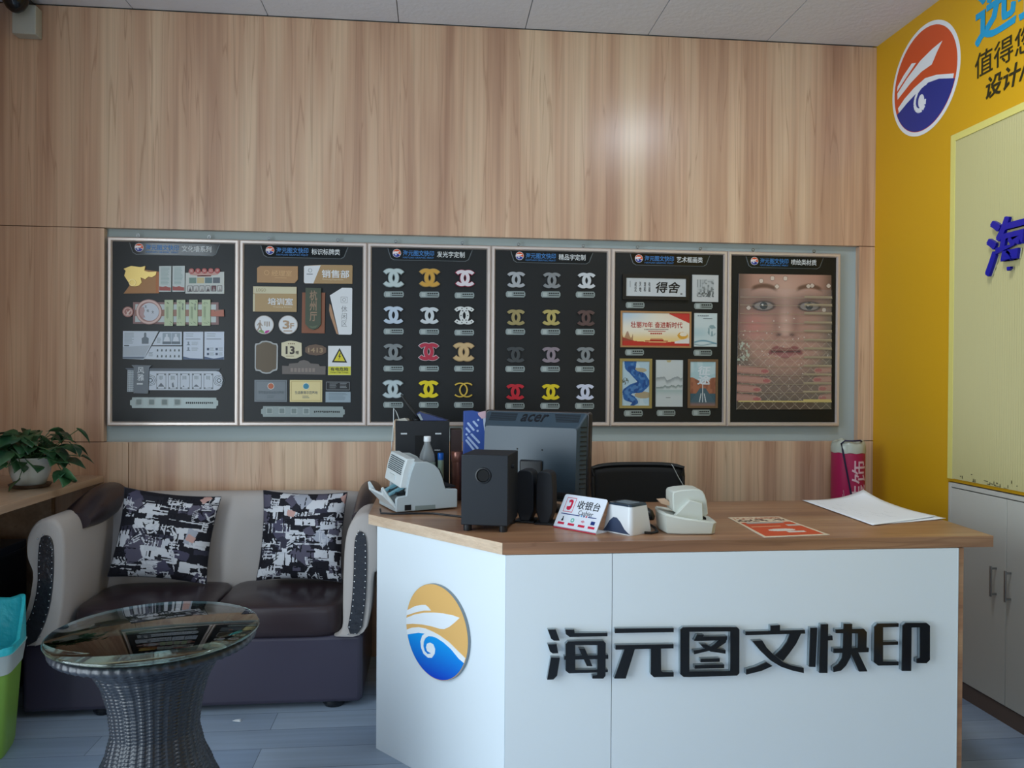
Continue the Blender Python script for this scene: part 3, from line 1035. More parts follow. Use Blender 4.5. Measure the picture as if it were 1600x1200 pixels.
for x0, x1 in ((310, 380), (387, 458)):
    r_ = b1.plate('text_slab', (x0, 236, x1, 384), PALE, 0.006)
    b1.bars('slab_print', pm('#8fa8a4'), x0 + 10, 245, x1 - 10, 345, 13, r_, -0.008, 0.4)
    b1.plate('red_wave', [(x0 + 2, 352), (x0 + 22, 356), (x0 + 40, 352), (x0 + 56, 358), (x1 - 2, 360), (x1 - 2, 378), (x0 + 2, 376)], pm('#a04a44'), 0.0005, r_, y=-0.008)
r_ = b1.plate('photo_panel', [(462, 276), (686, 272), (687, 397), (462, 394)], pm('#c8ccc6'), 0.004)
b1.plate('pink_arch', [(478, 270), (662, 270), (650, 288), (560, 296), (490, 288)], pm('#c89a90'), 0.0006, r_, y=-0.006)
for k, ch in enumerate('学党史跟党'):
    cx, cz = b1.P(497 + 37.5 * k, 266)
    q = MB()
    q.disc(cx, cz, 0.0122, -0.009, -0.0066, 20)
    c_ = q.build('round_character', pm('#b04a48'), r_)
    b1.text('character', '图文快印海'[k], pm('#dcb8b0'), 488 + 37.5 * k, 257, 506 + 37.5 * k, 275, c_, -0.0096, 0.01)
b1.plate('red_caption', (530, 291, 610, 298), pm('#8c4038'), 0.0006, r_, y=-0.006)
for k, h_ in enumerate(('#6f8a80', '#c8b888', '#5e787c', '#5a626a')):
    b1.plate('photo', (483 + k * 46, 304, 524 + k * 46, 336), pm(h_), 0.0006, r_, y=-0.006)
for k in range(6):
    f_ = b1.plate('portrait_card', (474 + k * 34.5, 350, 503 + k * 34.5, 384), pm('#4c4648'), 0.0006, r_, y=-0.006)
    b1.plate('card_face', (477 + k * 34.5, 353, 500 + k * 34.5, 381), pm('#c8c8c4') if k != 4 else pm('#6a3a40'), 0.0004, f_, y=-0.0066)
    b1.plate('bust', [(481 + k * 34.5, 381), (484 + k * 34.5, 372), (487 + k * 34.5, 368), (487 + k * 34.5, 360), (492 + k * 34.5, 360), (492 + k * 34.5, 368), (496 + k * 34.5, 373), (498 + k * 34.5, 381)], pm('#50484a') if k in (0, 3) else pm('#989490'), 0.0003, f_, y=-0.007)
# row 2
r_ = b1.plate('scroll_wall_model', [(162, 442), (654, 446), (656, 574), (164, 566)], pm('#8e6e6c'), 0.003)
r_['label'] = 'pink scroll model panel with a round plaque and four green strips'
b1.plate('white_field', [(176, 454), (640, 458), (640, 560), (176, 556)], PALE, 0.001, r_, y=-0.005)
b1.plate('brown_band', [(176, 486), (686, 488), (688, 526), (176, 522)], pm('#a07868'), 0.002, r_, y=-0.006)
b1.plate('flag_tip', [(612, 492), (630, 490), (634, 498), (686, 488), (688, 527), (612, 526)], pm('#b4705c'), 0.002, r_, y=-0.008)
cx, cz = b1.P(136, 498)
q = MB()
q.disc(cx, cz, 0.024, -0.010, -0.006, 28)
s_ = q.build('small_disc', pm('#a8746c'), r_)
MB().ring(cx, cz, 0.016, 0.0195, -0.0106, -0.010, 28).build('disc_ring', pm('#d8beb4'), s_)
b1.plate('disc_mark', [(124, 484), (134, 500), (150, 486), (152, 492), (138, 510), (148, 514), (126, 516), (132, 506)], pm('#dcc8be'), 0.0006, s_, y=-0.010)
cx, cz = b1.P(256, 499)
q = MB()
q.disc(cx, cz, 0.0575, -0.010, -0.006, 48)
q = q.build('round_plaque', pm('#a8807a'), r_)
MB().ring(cx, cz, 0.046, 0.0545, -0.0116, -0.010, 40).build('plaque_ring', pm('#d8bcb4'), q)
MB().disc(cx + 0.003, cz, 0.041, -0.0108, -0.010, 40).build('plaque_face', pm('#c9cfd8'), q)
b1.plate('map_patch', [(205, 480), (225, 468), (232, 490), (226, 512), (236, 530), (220, 534), (206, 516)], pm('#b89a98'), 0.0005, q, y=-0.0108)
for (a, b_, c_) in ((237, 468, '文'), (250, 492, '化'), (278, 500, '文')):
    b1.text('plaque_character', c_, INK, a - 7, b_ - 8, a + 7, b_ + 8, q, -0.0114, 0.01)
for k, x0 in enumerate((345, 415, 486, 560)):
    s_ = b1.plate('green_strip', (x0, 431, x0 + 49, 579), pm('#b9c8a4'), 0.006, r_, y=-0.006)
    b1.bars('strip_print', pm('#8c9c7c'), x0 + 10, 470, x0 + 24, 550, 5, s_, -0.012, 0.5, vertical=True)
    if k in (1, 2):
        b1.text('strip_characters', '文\n化', INK, x0 + 30, 452, x0 + 40, 490, s_, -0.0126, 0.02)
    q = MB()
    rnd = random.Random(k)
    for j in range(6):
        a = x0 + rnd.random() * 34 + 4
        b_ = rnd.choice((438, 552)) + rnd.random() * 14
        b1.poly([(a, b_), (a + 10, b_ + 6), (a + 9, b_ + 8), (a - 1, b_ + 2)], q, -0.0124, -0.012)
    q.build('bamboo_marks', pm('#5e7458'), s_)
# row 3
r_ = b1.plate('profile_panel', [(108, 608), (310, 610), (228, 772), (109, 768)], pm('#c9d3de'), 0.004)
r_['label'] = 'pale blue slanted profile panel'
b1.bars('panel_print', LINE, 116, 618, 172, 684, 9, r_, -0.006, 0.35)
b1.plate('dark_caption', (116, 688, 144, 696), INK, 0.0005, r_, y=-0.006)
b1.plate('grey_area', [(109, 700), (264, 690), (232, 752), (109, 752)], pm('#b0bac4'), 0.0005, r_, y=-0.006)
b1.plate('foot_band', [(109, 756), (233, 756), (226, 768), (109, 767)], pm('#6e7c8c'), 0.0006, r_, y=-0.006)
b1.plate('standing_figure', [(216, 682), (215, 650), (228, 642), (228, 622), (234, 616), (241, 622), (241, 642), (255, 650), (254, 682)], pm('#6c7882'), 0.0005, r_, y=-0.006)
r_ = b1.plate('team_panel', [(318, 612), (444, 613), (444, 690), (276, 690)], pm('#cdd7e2'), 0.004)
for k in range(2):
    b1.plate('team_photo', (334 + 52 * k, 620, 383 + 52 * k, 684), pm('#9aa8b4'), 0.0005, r_, y=-0.006)
    b1.plate('team_figure', [(340 + 52 * k, 668), (346 + 52 * k, 645), (354 + 52 * k, 640), (352 + 52 * k, 626), (364 + 52 * k, 626), (362 + 52 * k, 640), (372 + 52 * k, 646), (376 + 52 * k, 668)], pm('#d0d8e0'), 0.0005, r_, y=-0.0065)
    b1.plate('photo_caption', (334 + 52 * k, 670, 383 + 52 * k, 684), pm('#66727c'), 0.0006, r_, y=-0.0068)
b1.bars('panel_print', LINE, 302, 648, 326, 680, 4, r_, -0.006, 0.4)
r_ = b1.plate('staff_panel', [(272, 696), (446, 697), (446, 774), (230, 770)], pm('#cdd7e2'), 0.004)
for k in range(12):
    a, b_ = 306 + (k % 6) * 24.5, 712 + (k // 6) * 34
    b1.plate('staff_figure', [(a - 5, b_ + 14), (a - 4, b_ + 6), (a - 2, b_), (a + 3, b_), (a + 4, b_ + 6), (a + 5, b_ + 14)], INK, 0.0005, r_, y=-0.006)
b1.bars('panel_print', LINE, 256, 730, 280, 756, 4, r_, -0.006, 0.4)
for k, x0 in enumerate((453, 574)):
    r_ = b1.plate('notice_panel', (x0, 613, x0 + 114, 772), pm('#ccd6e4'), 0.004)
    b1.plate('blue_foot', [(x0, 755), (x0 + 55, 767), (x0 + 113, 758), (x0 + 113, 772), (x0, 772)] if k else [(x0, 755), (x0 + 40, 764), (x0 + 113, 768), (x0 + 113, 772), (x0, 772)], pm('#4c6080'), 0.0005, r_, y=-0.006)
    b1.bars('notice_print', LINE, x0 + 14, 624, x0 + 66, 648, 2, r_, -0.006, 0.25)
    b1.plate('rule', (x0 + 12, 654, x0 + 98, 657), INK, 0.0004, r_, y=-0.006)
    for j in range(2):
        if k == 0:
            b1.plate('bust', [(x0 + 16, 690 + 32 * j), (x0 + 26, 684 + 32 * j), (x0 + 24, 670 + 32 * j), (x0 + 34, 670 + 32 * j), (x0 + 33, 684 + 32 * j), (x0 + 42, 690 + 32 * j)], pm('#7c8894'), 0.0004, r_, y=-0.006)
            b1.bars('notice_print', LINE, x0 + 48, 672 + 32 * j, x0 + 90, 692 + 32 * j, 4, r_, -0.006, 0.3)
        else:
            for i_ in range(2):
                b1.plate('small_photo', (x0 + 15 + 50 * i_, 706 + 28 * j, x0 + 28 + 50 * i_, 720 + 28 * j), pm('#40506a'), 0.0004, r_, y=-0.006)
                b1.bars('notice_print', LINE, x0 + 32 + 50 * i_, 704 + 28 * j, x0 + 60 + 50 * i_, 724 + 28 * j, 4, r_, -0.006, 0.3)
# row 4
r_ = b1.plate('long_white_panel', [(258, 838), (640, 838), (660, 842), (676, 862), (682, 890), (676, 922), (660, 942), (640, 948), (258, 948)], pm('#ccd4de'), 0.004)
r_['label'] = 'long white rounded panel with five framed prints'
b1.plate('grey_eave', [(124, 822), (668, 824), (660, 836), (255, 838), (140, 834)], pm('#5c6670'), 0.006)
q = MB()
for k in range(5):
    a = 302 + k * 67.5
    b1.rect(a, 852, a + 54, 854, q, -0.0066, -0.006)
    b1.rect(a, 940, a + 54, 942, q, -0.0066, -0.006)
    b1.rect(a, 852, a + 2, 942, q, -0.0066, -0.006)
    b1.rect(a + 52, 852, a + 54, 942, q, -0.0066, -0.006)
    for cxx, cyy in ((a + 3, 855), (a + 44, 855), (a + 3, 932), (a + 44, 932)):
        b1.rect(cxx, cyy, cxx + 7, cyy + 7, q, -0.0066, -0.006)
q.build('print_borders', INK, r_)
for k in range(5):
    a = 302 + k * 67.5
    shp = [[(a + 8, 928), (a + 26, 906), (a + 46, 928)], [(a + 22, 932), (a + 20, 910), (a + 28, 902), (a + 34, 932)], [(a + 14, 930), (a + 18, 920), (a + 26, 930)], [(a + 8, 928), (a + 24, 914), (a + 42, 928)], [(a + 14, 934), (a + 40, 932), (a + 40, 935)]][k]
    b1.plate('ink_sketch', shp, pm('#6c747c'), 0.0005, r_, y=-0.006)
    b1.bars('sketch_caption', LINE, a + 14, 866, a + 38, 890, 4, r_, -0.006, 0.5, vertical=True)
for cxp, rr in ((268, .018), (660, .018)):
    cx, cz = b1.P(cxp, 892)
    q = MB()
    for r0, r1 in ((.026, .024), (.019, .017), (.011, .007)):
        q.ring(cx, cz, r1, r0, -0.0066, -0.006, 8)
    q.build('octagon_lattice', INK, r_)
g_ = b1.plate('lattice_strip', (138, 832, 176, 958), pm('#b8c2c8'), 0.005)
q = MB()
for k in range(10):
    for j in range(3):
        a, b_ = 141 + j * 12, 836 + k * 12.2
        b1.ring = None
        cx, cz = b1.P(a + 5, b_ + 6)
        q.ring(cx, cz, 0.0022, 0.0036, -0.0076, -0.007, 6)
q.build('lattice_marks', INK, g_)
g_ = b1.plate('grey_tower_plate', [(162, 804), (276, 806), (262, 820), (258, 968), (176, 966), (176, 820)], pm('#6b747c'), 0.011)
b1.text('tower_characters', '风\n雅', WHITE, 196, 816, 234, 894, g_, -0.0136, 0.01)
b1.bars('tower_caption', WHITE, 194, 908, 238, 918, 1, g_, -0.013, 0.8)


def long_tag(bd, x0, x1, y0, y1, xs):
    c = 12
    pts = [(x0 + c, y0), (x1 - c, y0), (x1 - c * .8, y0 + 14), (x1, y0 + 18), (x1, y1 - 18), (x1 - c * .8, y1 - 14), (x1 - c, y1), (x0 + c, y1), (x0 + c * .8, y1 - 14), (x0, y1 - 18), (x0, y0 + 18), (x0 + c * .8, y0 + 14)]
    pl = bd.plate('long_plate', pts, M_tag, 0.003)
    for a in xs:
        q = MB()
        bd.rect(a - 19, y0 + 8, a + 19, y0 + 46, q, -0.0055, -0.005)
        s_ = q.build('plate_square', M_tag_sq, pl)
        q = MB()
        bd.rect(a - 14, y0 + 13, a + 14, y0 + 41, q, -0.006, -0.0055)
        q.build('square_face', pm('#7a8886'), s_)
    bd.bars('plate_print', M_tag_ink, x0 + (x1 - x0) * .63, (y0 + y1) / 2 - 6, x0 + (x1 - x0) * .945, (y0 + y1) / 2 + 6, 14, pl, -0.005, 0.7, 0.3, vertical=True)
    return pl


long_tag(b1, 154, 656, 990, 1052, (203, 275, 349, 422))

# --- board two: door signs
b2 = boards[1]
TAN = pm('#b0885c')
TAN2 = pm('#a88a60')
WH = pm('#dde0e2')
r_ = b2.plate('door_sign', [(132, 222), (150, 210), (370, 213), (371, 290), (352, 311), (132, 307)], TAN, 0.006)
r_['label'] = 'tan door sign with a cut corner, top left'
b2.text('sign_characters', '经理室', pm('#cfa878'), 216, 235, 336, 268, r_, -0.0085, 0.008)
MB().ring(*b2.P(188, 250), 0.009, 0.0115, -0.0086, -0.008, 20).build('sign_icon', pm('#cfa878'), r_)
b2.bars('sign_print', pm('#cfa878'), 235, 278, 320, 284, 1, r_, -0.008, 0.5)
r_ = b2.plate('door_sign', [(406, 216), (412, 210), (506, 206), (690, 209), (694, 214), (693, 317), (412, 314), (406, 306)], TAN2, 0.006)
r_['label'] = 'tan and white door sign, top right'
b2.plate('white_field', [(407, 216), (413, 211), (505, 209), (462, 314), (413, 313), (407, 306)], WH, 0.0006, r_, y=-0.008)
b2.text('sign_characters', '销售部', WH, 512, 235, 674, 280, r_, -0.0085, 0.018)
b2.text('sign_words', 'Marketing Department', pm('#d8c8a8'), 516, 286, 640, 296, r_, -0.0085)
q = MB()
cx, cz = b2.P(443, 238)
for k in range(8):
    a = R(45 * k)
    q.disc(cx + 0.008 * math.cos(a), cz + 0.008 * math.sin(a), 0.002, -0.0092, -0.0086, 8)
q.build('sign_icon', INK, r_)
b2.bars('sign_print', INK, 422, 257, 466, 263, 1, r_, -0.0086, 0.7)
r_ = b2.plate('door_sign', [(109, 329), (364, 333), (364, 480), (109, 477)], pm('#b09468'), 0.006)
r_['label'] = 'tan door sign with a cream head strip and a ledge'
b2.plate('cream_strip', [(110, 330), (363, 334), (363, 374), (110, 371)], pm('#cfc8a8'), 0.001, r_, y=-0.008)
b2.text('sign_words', 'LOGO', pm('#9a8a60'), 128, 341, 184, 360, r_, -0.0095, 0.005)
b2.text('sign_characters', '培训室', WH, 196, 397, 342, 438, r_, -0.0085, 0.02)
b2.text('sign_words', 'Training Room', pm('#dcd0b4'), 226, 446, 335, 456, r_, -0.0085)
b2.plate('side_strip', [(109, 374), (120, 374), (120, 476), (109, 476)], pm('#cfc8a8'), 0.001, r_, y=-0.008)
for cx_, name, lab in ((175, 'round_sign', 'white round sign with a walking figure'), (315, 'round_sign', 'white round floor sign')):
    cx, cz = b2.P(cx_, 555)
    r_ = MB().disc(cx, cz, 0.0435, -0.009, -0.002, 40).build(name, pm('#b8b0a8'), b2.o)
    r_['label'] = lab
    MB().disc(cx, cz, 0.0405, -0.0096, -0.009, 40).build('sign_face', WH, r_)
    if cx_ == 175:
        q = MB()
        hx, hz = b2.P(151, 533)
        q.disc(hx, hz, 0.0035, -0.0102, -0.0096, 12)
        b2.poly([(146, 540), (156, 540), (160, 553), (168, 560), (165, 563), (155, 556), (156, 566), (164, 588), (158, 590), (150, 572), (142, 586), (134, 592), (132, 588), (142, 570), (144, 550), (136, 560), (132, 556)], q, -0.0102, -0.0096)
        q.build('walking_figure', pm('#a09080'), r_)
        b2.bars('sign_print', pm('#a09080'), 176, 536, 214, 566, 3, r_, -0.0096, 0.5, vertical=True)
        b2.plate('green_leaf', [(140, 592), (152, 584), (170, 588), (178, 606), (160, 602)], pm('#80a868'), 0.0006, r_, y=-0.0096)
        b2.plate('pink_leaf', [(176, 604), (184, 590), (206, 586), (204, 594), (190, 605)], pm('#b83890'), 0.0006, r_, y=-0.0097)
    else:
        b2.text('sign_number', '3', pm('#b09478'), 285, 530, 322, 578, r_, -0.0102, 0.03)
        b2.text('sign_letter', 'F', pm('#b09478'), 328, 546, 350, 576, r_, -0.0102, 0.02)
        b2.plate('sign_caption', (288, 588, 340, 594), pm('#b09478'), 0.0005, r_, y=-0.0096)
r_ = b2.plate('hall_sign', [(397, 366), (532, 368), (530, 605), (394, 603)], pm('#8a5438'), 0.006)
r_['label'] = 'red-brown wood hall sign with a dark carved tablet'
t_ = b2.plate('carved_tablet', [(418, 340), (509, 342), (509, 552), (492, 575), (465, 585), (440, 577), (417, 550)], pm('#46503e'), 0.008, r_, y=-0.008)
b2.text('tablet_characters', '杭\n州\n厅', pm('#9a8068'), 443, 356, 486, 534, t_, -0.0168, 0.02)
b2.plate('carved_foot', [(440, 560), (460, 566), (492, 558), (478, 574), (450, 574)], pm('#5e6a50'), 0.0006, t_, y=-0.016)
r_ = b2.plate('lounge_sign', [(560, 384), (632, 340), (690, 341), (693, 346), (692, 606), (684, 613), (614, 612)], WH, 0.006)
r_['label'] = 'white angular lounge sign with grey vertical characters'
b2.plate('tan_fin', [(558, 432), (566, 440), (612, 612), (600, 606), (562, 500), (556, 470)], pm('#b08868'), 0.005, r_, y=-0.002)
b2.text('sign_characters', '休\n闲\n区', pm('#8a8c8e'), 628, 444, 664, 566, r_, -0.0085, 0.0)
q = MB()
cx, cz = b2.P(645, 410)
for zz in (-.0145, .0125):
    q.box(cx - .015, cx + .015, -0.0086, -0.008, cz + zz, cz + zz + .0015)
for xx in (-.015, .0135):
    q.box(cx + xx, cx + xx + .0015, -0.0086, -0.008, cz - .0145, cz + .014)
q.ring(cx, cz, 0.006, 0.008, -0.0086, -0.008, 16)
q.build('cup_icon', pm('#8a8c8e'), r_)
r_ = b2.plate('scalloped_plaque', [(120, 676), (124, 664), (145, 662), (160, 650), (186, 648), (212, 652), (228, 662), (250, 664), (256, 680), (254, 810), (250, 822), (230, 826), (210, 840), (186, 842), (164, 838), (148, 826), (126, 824), (120, 808)], pm('#b0b4b4'), 0.005)
r_['label'] = 'tall brown plaque with a scalloped pale edge'
b2.plate('plaque_face', [(128, 682), (131, 672), (148, 669), (164, 658), (186, 656), (210, 660), (225, 669), (245, 672), (248, 684), (246, 806), (243, 814), (226, 818), (208, 832), (186, 834), (166, 830), (152, 819), (131, 816), (127, 804)], pm('#5c5040', 0.35, 0.3), 0.0008, r_, y=-0.007)
r_ = b2.plate('house_number', [(276, 690), (276, 660), (292, 656), (310, 650), (334, 648), (360, 651), (378, 657), (394, 661), (396, 735), (384, 742), (362, 752), (336, 754), (306, 751), (288, 741), (276, 734)], pm('#d8d0b0'), 0.006)
r_['label'] = 'cream house number plaque reading 13'
b2.text('plaque_number', '13', pm('#3c3028'), 303, 681, 352, 725, r_, -0.0088, 0.04)
b2.text('plaque_character', '幢', pm('#3c3028'), 360, 706, 378, 727, r_, -0.0086, 0.01)
b2.bars('plaque_print', pm('#8a7858'), 314, 662, 358, 670, 4, r_, -0.008, 0.7, vertical=True)
b2.bars('plaque_print', pm('#8a7858'), 304, 736, 366, 740, 1, r_, -0.008, 0.7)
r_ = b2.plate('room_number', [(416, 688), (440, 674), (478, 669), (516, 676), (540, 690), (540, 716), (514, 730), (478, 734), (438, 728), (415, 714)], pm('#6a5444'), 0.005)
r_['label'] = 'brown oval room number plaque reading 1413'
b2.text('plaque_number', '1413', pm('#a89070'), 434, 689, 520, 716, r_, -0.0078, 0.02)
r_ = b2.plate('crest_sign', [(280, 794), (318, 796), (322, 782), (372, 778), (384, 766), (408, 760), (434, 768), (446, 780), (496, 784), (502, 796), (537, 797), (536, 846), (281, 843)], pm('#6d6661'), 0.005)
r_['label'] = 'grey-brown sign with a stepped arched top'
b2.bars('sign_print', pm('#8c8078'), 330, 808, 480, 832, 7, r_, -0.007, 0.7, vertical=True)
r_ = b2.plate('warning_sign', (551, 678, 687, 848), WH, 0.004)
r_['label'] = 'white and yellow electric shock warning sign with a black-edged triangle'
b2.plate('yellow_field', (552, 798, 686, 847), pm('#cfcc3c'), 0.0006, r_, y=-0.006)
b2.plate('triangle_border', [(619, 690), (665, 776), (573, 774)], pm('#2a2a20'), 0.0006, r_, y=-0.006)
b2.plate('triangle_face', [(619, 706), (652, 767), (587, 766)], pm('#d8cc2c'), 0.0006, r_, y=-0.0066)
b2.plate('lightning_bolt', [(622, 718), (612, 742), (619, 742), (612, 762), (628, 736), (620, 736), (627, 720)], pm('#2a2a20'), 0.0005, r_, y=-0.0072)
b2.text('sign_characters', '有电危险', pm('#2a2a20'), 566, 803, 672, 824, r_, -0.0072, 0.02)
b2.text('sign_words', 'Danger High Voltage', pm('#2a2a20'), 566, 828, 672, 837, r_, -0.0072)
for k, (x0, hcol, icol, lab) in enumerate(((119, '#6e7478', '#b86848', 'grey metal certificate plate'), (326, '#d0c08c', '#3c88a0', 'cream gold certificate plate'))):
    r_ = b2.plate('certificate_plate', (x0, 878, x0 + 191, 1006), pm(hcol, 0.35, 0.3), 0.004)
    r_['label'] = lab
    cx, cz = b2.P(x0 + 96, 914)
    MB().disc(cx, cz, 0.0155, -0.0066, -0.006, 24).build('plate_badge', pm('#d0d4d0'), r_)
    MB().disc(cx, cz, 0.013, -0.007, -0.0066, 24).build('badge_face', pm(icol), r_)
    b2.text('plate_characters', ('青年就业创业见习基地', '生态教育示范基地')[k], INK, x0 + 22 + 8 * k, 942, x0 + 172 - 8 * k, 960, r_, -0.0065, 0.01)
    b2.bars('plate_print', INK, x0 + 74, 970, x0 + 118, 988, 2, r_, -0.006, 0.4)
    q = MB()
    for (a, b_, c_, d_) in ((x0 + 8, 886, x0 + 183, 888), (x0 + 8, 996, x0 + 183, 998), (x0 + 8, 886, x0 + 10, 998), (x0 + 181, 886, x0 + 183, 998)):
        b2.rect(a, b_, c_, d_, q, -0.0064, -0.006)
    q.build('plate_border', pm('#4c5254') if k == 0 else pm('#a08c50'), r_)
r_ = b2.plate('black_info_plate', (536, 882, 685, 941), pm('#16181a'), 0.004)
q = MB()
for (a, b_, c_, d_) in ((541, 888, 680, 890), (541, 933, 680, 935), (541, 888, 543, 935), (678, 888, 680, 935)):
    b2.rect(a, b_, c_, d_, q, -0.0064, -0.006)
q.build('plate_border', pm('#9aa0a4'), r_)
b2.bars('plate_print', pm('#9aa0a4'), 560, 896, 610, 928, 5, r_, -0.006, 0.25)
b2.bars('plate_print', pm('#9aa0a4'), 622, 896, 672, 928, 4, r_, -0.006, 0.3)
r_ = b2.plate('silver_info_plate', (537, 945, 686, 1007), pm('#8e9ca4', 0.4, 0.3), 0.004)
b2.bars('plate_print', pm('#5c686e'), 556, 954, 670, 998, 6, r_, -0.006, 0.25)
long_tag(b2, 158, 652, 1032, 1094, (207, 280, 351, 423))


# --- board five: framed pictures
def canvas(nx, ny, fn):
    X, Y = np.meshgrid((np.arange(nx) + .5) / nx, (np.arange(ny) + .5) / ny)
    return fn(X, Y)


def C(h):
    return np.array(rgb(h)[:3])


def mixc(img, mask, col):
    m_ = np.clip(mask, 0, 1)[..., None]
    return img * (1 - m_) + C(col) * m_


def sstep(a, b_, x):
    t = np.clip((x - a) / (b_ - a), 0, 1)
    return t * t * (3 - 2 * t)


def noise2(X, Y, seed, f):
    rs = np.random.RandomState(seed)
    g_ = rs.rand(64, 64)
    x = (X * f) % 63
    y = (Y * f) % 63
    xi, yi = x.astype(int), y.astype(int)
    xf, yf = x - xi, y - yi
    xf = xf * xf * (3 - 2 * xf)
    yf = yf * yf * (3 - 2 * yf)
    return (g_[yi, xi] * (1 - xf) + g_[yi, (xi + 1) % 64] * xf) * (1 - yf) + (g_[(yi + 1) % 64, xi] * (1 - xf) + g_[(yi + 1) % 64, (xi + 1) % 64] * xf) * yf


M_print = attr_mat('printed_sheet', 0.45, 0.4)
b5 = boards[4]
BLK = pm('#15130f', 0.35)


def framed(name, label, a0, b0, a1, b1, fw, m, th, img=None, face=None):
    """frame of four mitred bars and a printed sheet"""
    x0, z1 = b5.P(a0, b0)
    x1, _ = b5.P(a1, b0)
    _, z0 = b5.P(a0, b1)
    t = fw * BW / 760
    y0, y1 = -0.002 - th, -0.002
    fb = MB()
    prof = [(0, y1), (0, y0), (t, y0), (t, y1)]
    cs = [((x0, z0), (1, 1)), ((x1, z0), (-1, 1)), ((x1, z1), (-1, -1)), ((x0, z1), (1, -1))]
    rings = [[(c[0] + d_[0] * a, b_, c[1] + d_[1] * a) for a, b_ in prof] for c, d_ in cs]
    rings.append(rings[0])
    fb.loft(rings, cap=False)
    root = fb.build(name, m, b5.o)
    root['label'] = label
    pts = [(x0 + t, z1 - t), (x1 - t, z1 - t), (x1 - t, z0 + t), (x0 + t, z0 + t)]
    if img is not None:
        picture('print', M_print, pts, img, y0 + 0.004 if th > 0.006 else y0 + 0.001, root)
    else:
        MB().box(x0 + t, x1 - t, y0 + 0.004, y0 + 0.005, z0 + t, z1 - t).build('paper', face, root)
    return root, pts, y0 + 0.004


root, pts, yy = framed('framed_picture', 'wide calligraphy in a thick black frame', 88, 196, 508, 352, 22, BLK, 0.016, face=pm('#c4c8c8'))
b5.text('calligraphy', '得舍', BLK, 296, 242, 450, 310, root, yy - 0.0008, 0.02, shear=0.15)
for k, s_ in enumerate(('戒\n定', '天\n地', '清\n和', '有\n道')):
    b5.text('small_characters', s_, pm('#3c3c3c'), 162 + 29 * k, 244, 176 + 29 * k, 304, root, yy - 0.0006, 0.01)
b5.bars('small_print', pm('#3c3c3c'), 134, 236, 142, 286, 1, root, yy, 0.3, vertical=True)
b5.plate('seal', (452, 312, 464, 322), pm('#6c6c6c'), 0.0005, root, y=yy)


def landscape_small(X, Y):
    img = np.ones(X.shape + (3,)) * C('#b4b8b6')
    img = mixc(img, sstep(.5, .75, noise2(X, Y, 3, 9)) * sstep(.25, .7, X + Y * .5) * .7, '#4e5452')
    img = mixc(img, (np.sin(X * 38) > .2) * (Y < .45) * (X < .35) * .5, '#5e6664')
    img = mixc(img, sstep(.55, .6, noise2(X, Y, 8, 16)) * sstep(.45, .8, Y) * .85, '#3e4442')
    return img


root, pts, yy = framed('framed_picture', 'small square ink landscape with a wide white mount', 531, 195, 698, 363, 30, pm('#c0c2c0'), 0.006, canvas(40, 40, landscape_small))


def banner(X, Y):
    img = np.ones(X.shape + (3,)) * C('#e4dcc8')
    img = mixc(img, sstep(.5, .0, Y) * sstep(.6, .0, X) * .75, '#9cc0dc')
    img = mixc(img, sstep(.35, .0, Y) * sstep(.4, .9, X) * .6, '#e8c4a8')
    img = mixc(img, sstep(.5, .85, Y) * .75, '#e8c060')
    h = .88 - .02 * np.sin(X * 9)
    img = mixc(img, Y > h, '#b83426')
    img = mixc(img, (Y > .74 + .14 * (X / .22)) * (X < .22), '#b83426')
    img = mixc(img, (Y > .66 + .1 * np.sin(X * 60)) * (X < .16) * (Y < .86) * .7, '#8a4a34')
    img = mixc(img, (Y < .30 - .9 * np.abs(X - 1.0)) * (X > .70), '#c23a30')
    img = mixc(img, ((X - .90) ** 2 / .006 + (Y - .68) ** 2 / .012 < 1) * 1.0, '#d8a03c')
    img = mixc(img, ((X - .91) ** 2 / .003 + (Y - .64) ** 2 / .004 < 1) * 1.0, '#e4d8c0')
    img = mixc(img, (Y > .86 - .5 * (X - .78)) * (X > .78) * (Y < .92), '#dcd4cc')
    # a long red building
    img = mixc(img, (np.abs(X - .51) < .17) * (np.abs(Y - .855) < .012), '#a8281c')
    img = mixc(img, (np.abs(X - .51) < .10) * (np.abs(Y - .82) < .022), '#b0402a')
    img = mixc(img, (np.abs(X - .51) < .09) * (np.abs(Y - .785) < .010), '#a8281c')
    return img


root, pts, yy = framed('framed_picture', 'wide red, gold and sky blue anniversary banner print in a thin wood frame', 78, 422, 524, 648, 11, pm('#a87c50'), 0.010, canvas(150, 76, banner))
RED = pm('#b02818')
b5.text('banner_title', '壮丽70年 奋进新时代', RED, 142, 488, 468, 526, root, yy - 0.0008, 0.012)
b5.bars('banner_print', pm('#7a5850'), 228, 534, 382, 541, 20, root, yy, 0.55, 0.2, vertical=True)
b5.bars('banner_print', RED, 252, 546, 362, 552, 1, root, yy, 0.6)
b5.bars('banner_print', RED, 266, 558, 342, 568, 6, root, yy, 0.7, 0.1, vertical=True)


def sail_print(X, Y):
    img = np.ones(X.shape + (3,)) * C('#c4d0ce')
    img = mixc(img, sstep(.35, .7, Y) * sstep(.9, .3, Y) * sstep(.9, .2, X) * .8, '#6aa8b4')
    img = mixc(img, ((X - .78) ** 2 / .04 + (Y - .52) ** 2 / .03 < 1) * sstep(.4, .6, noise2(X, Y, 5, 14)) * .8, '#6c8c90')
    img = mixc(img, sstep(.04, .0, np.abs(Y - .88 + .05 * np.sin(X * 4))) * .9, '#3c8094')
    img = mixc(img, sstep(.03, .0, np.abs(Y - .94 - .03 * np.sin(X * 5))) * .7, '#4a7884')
    return img


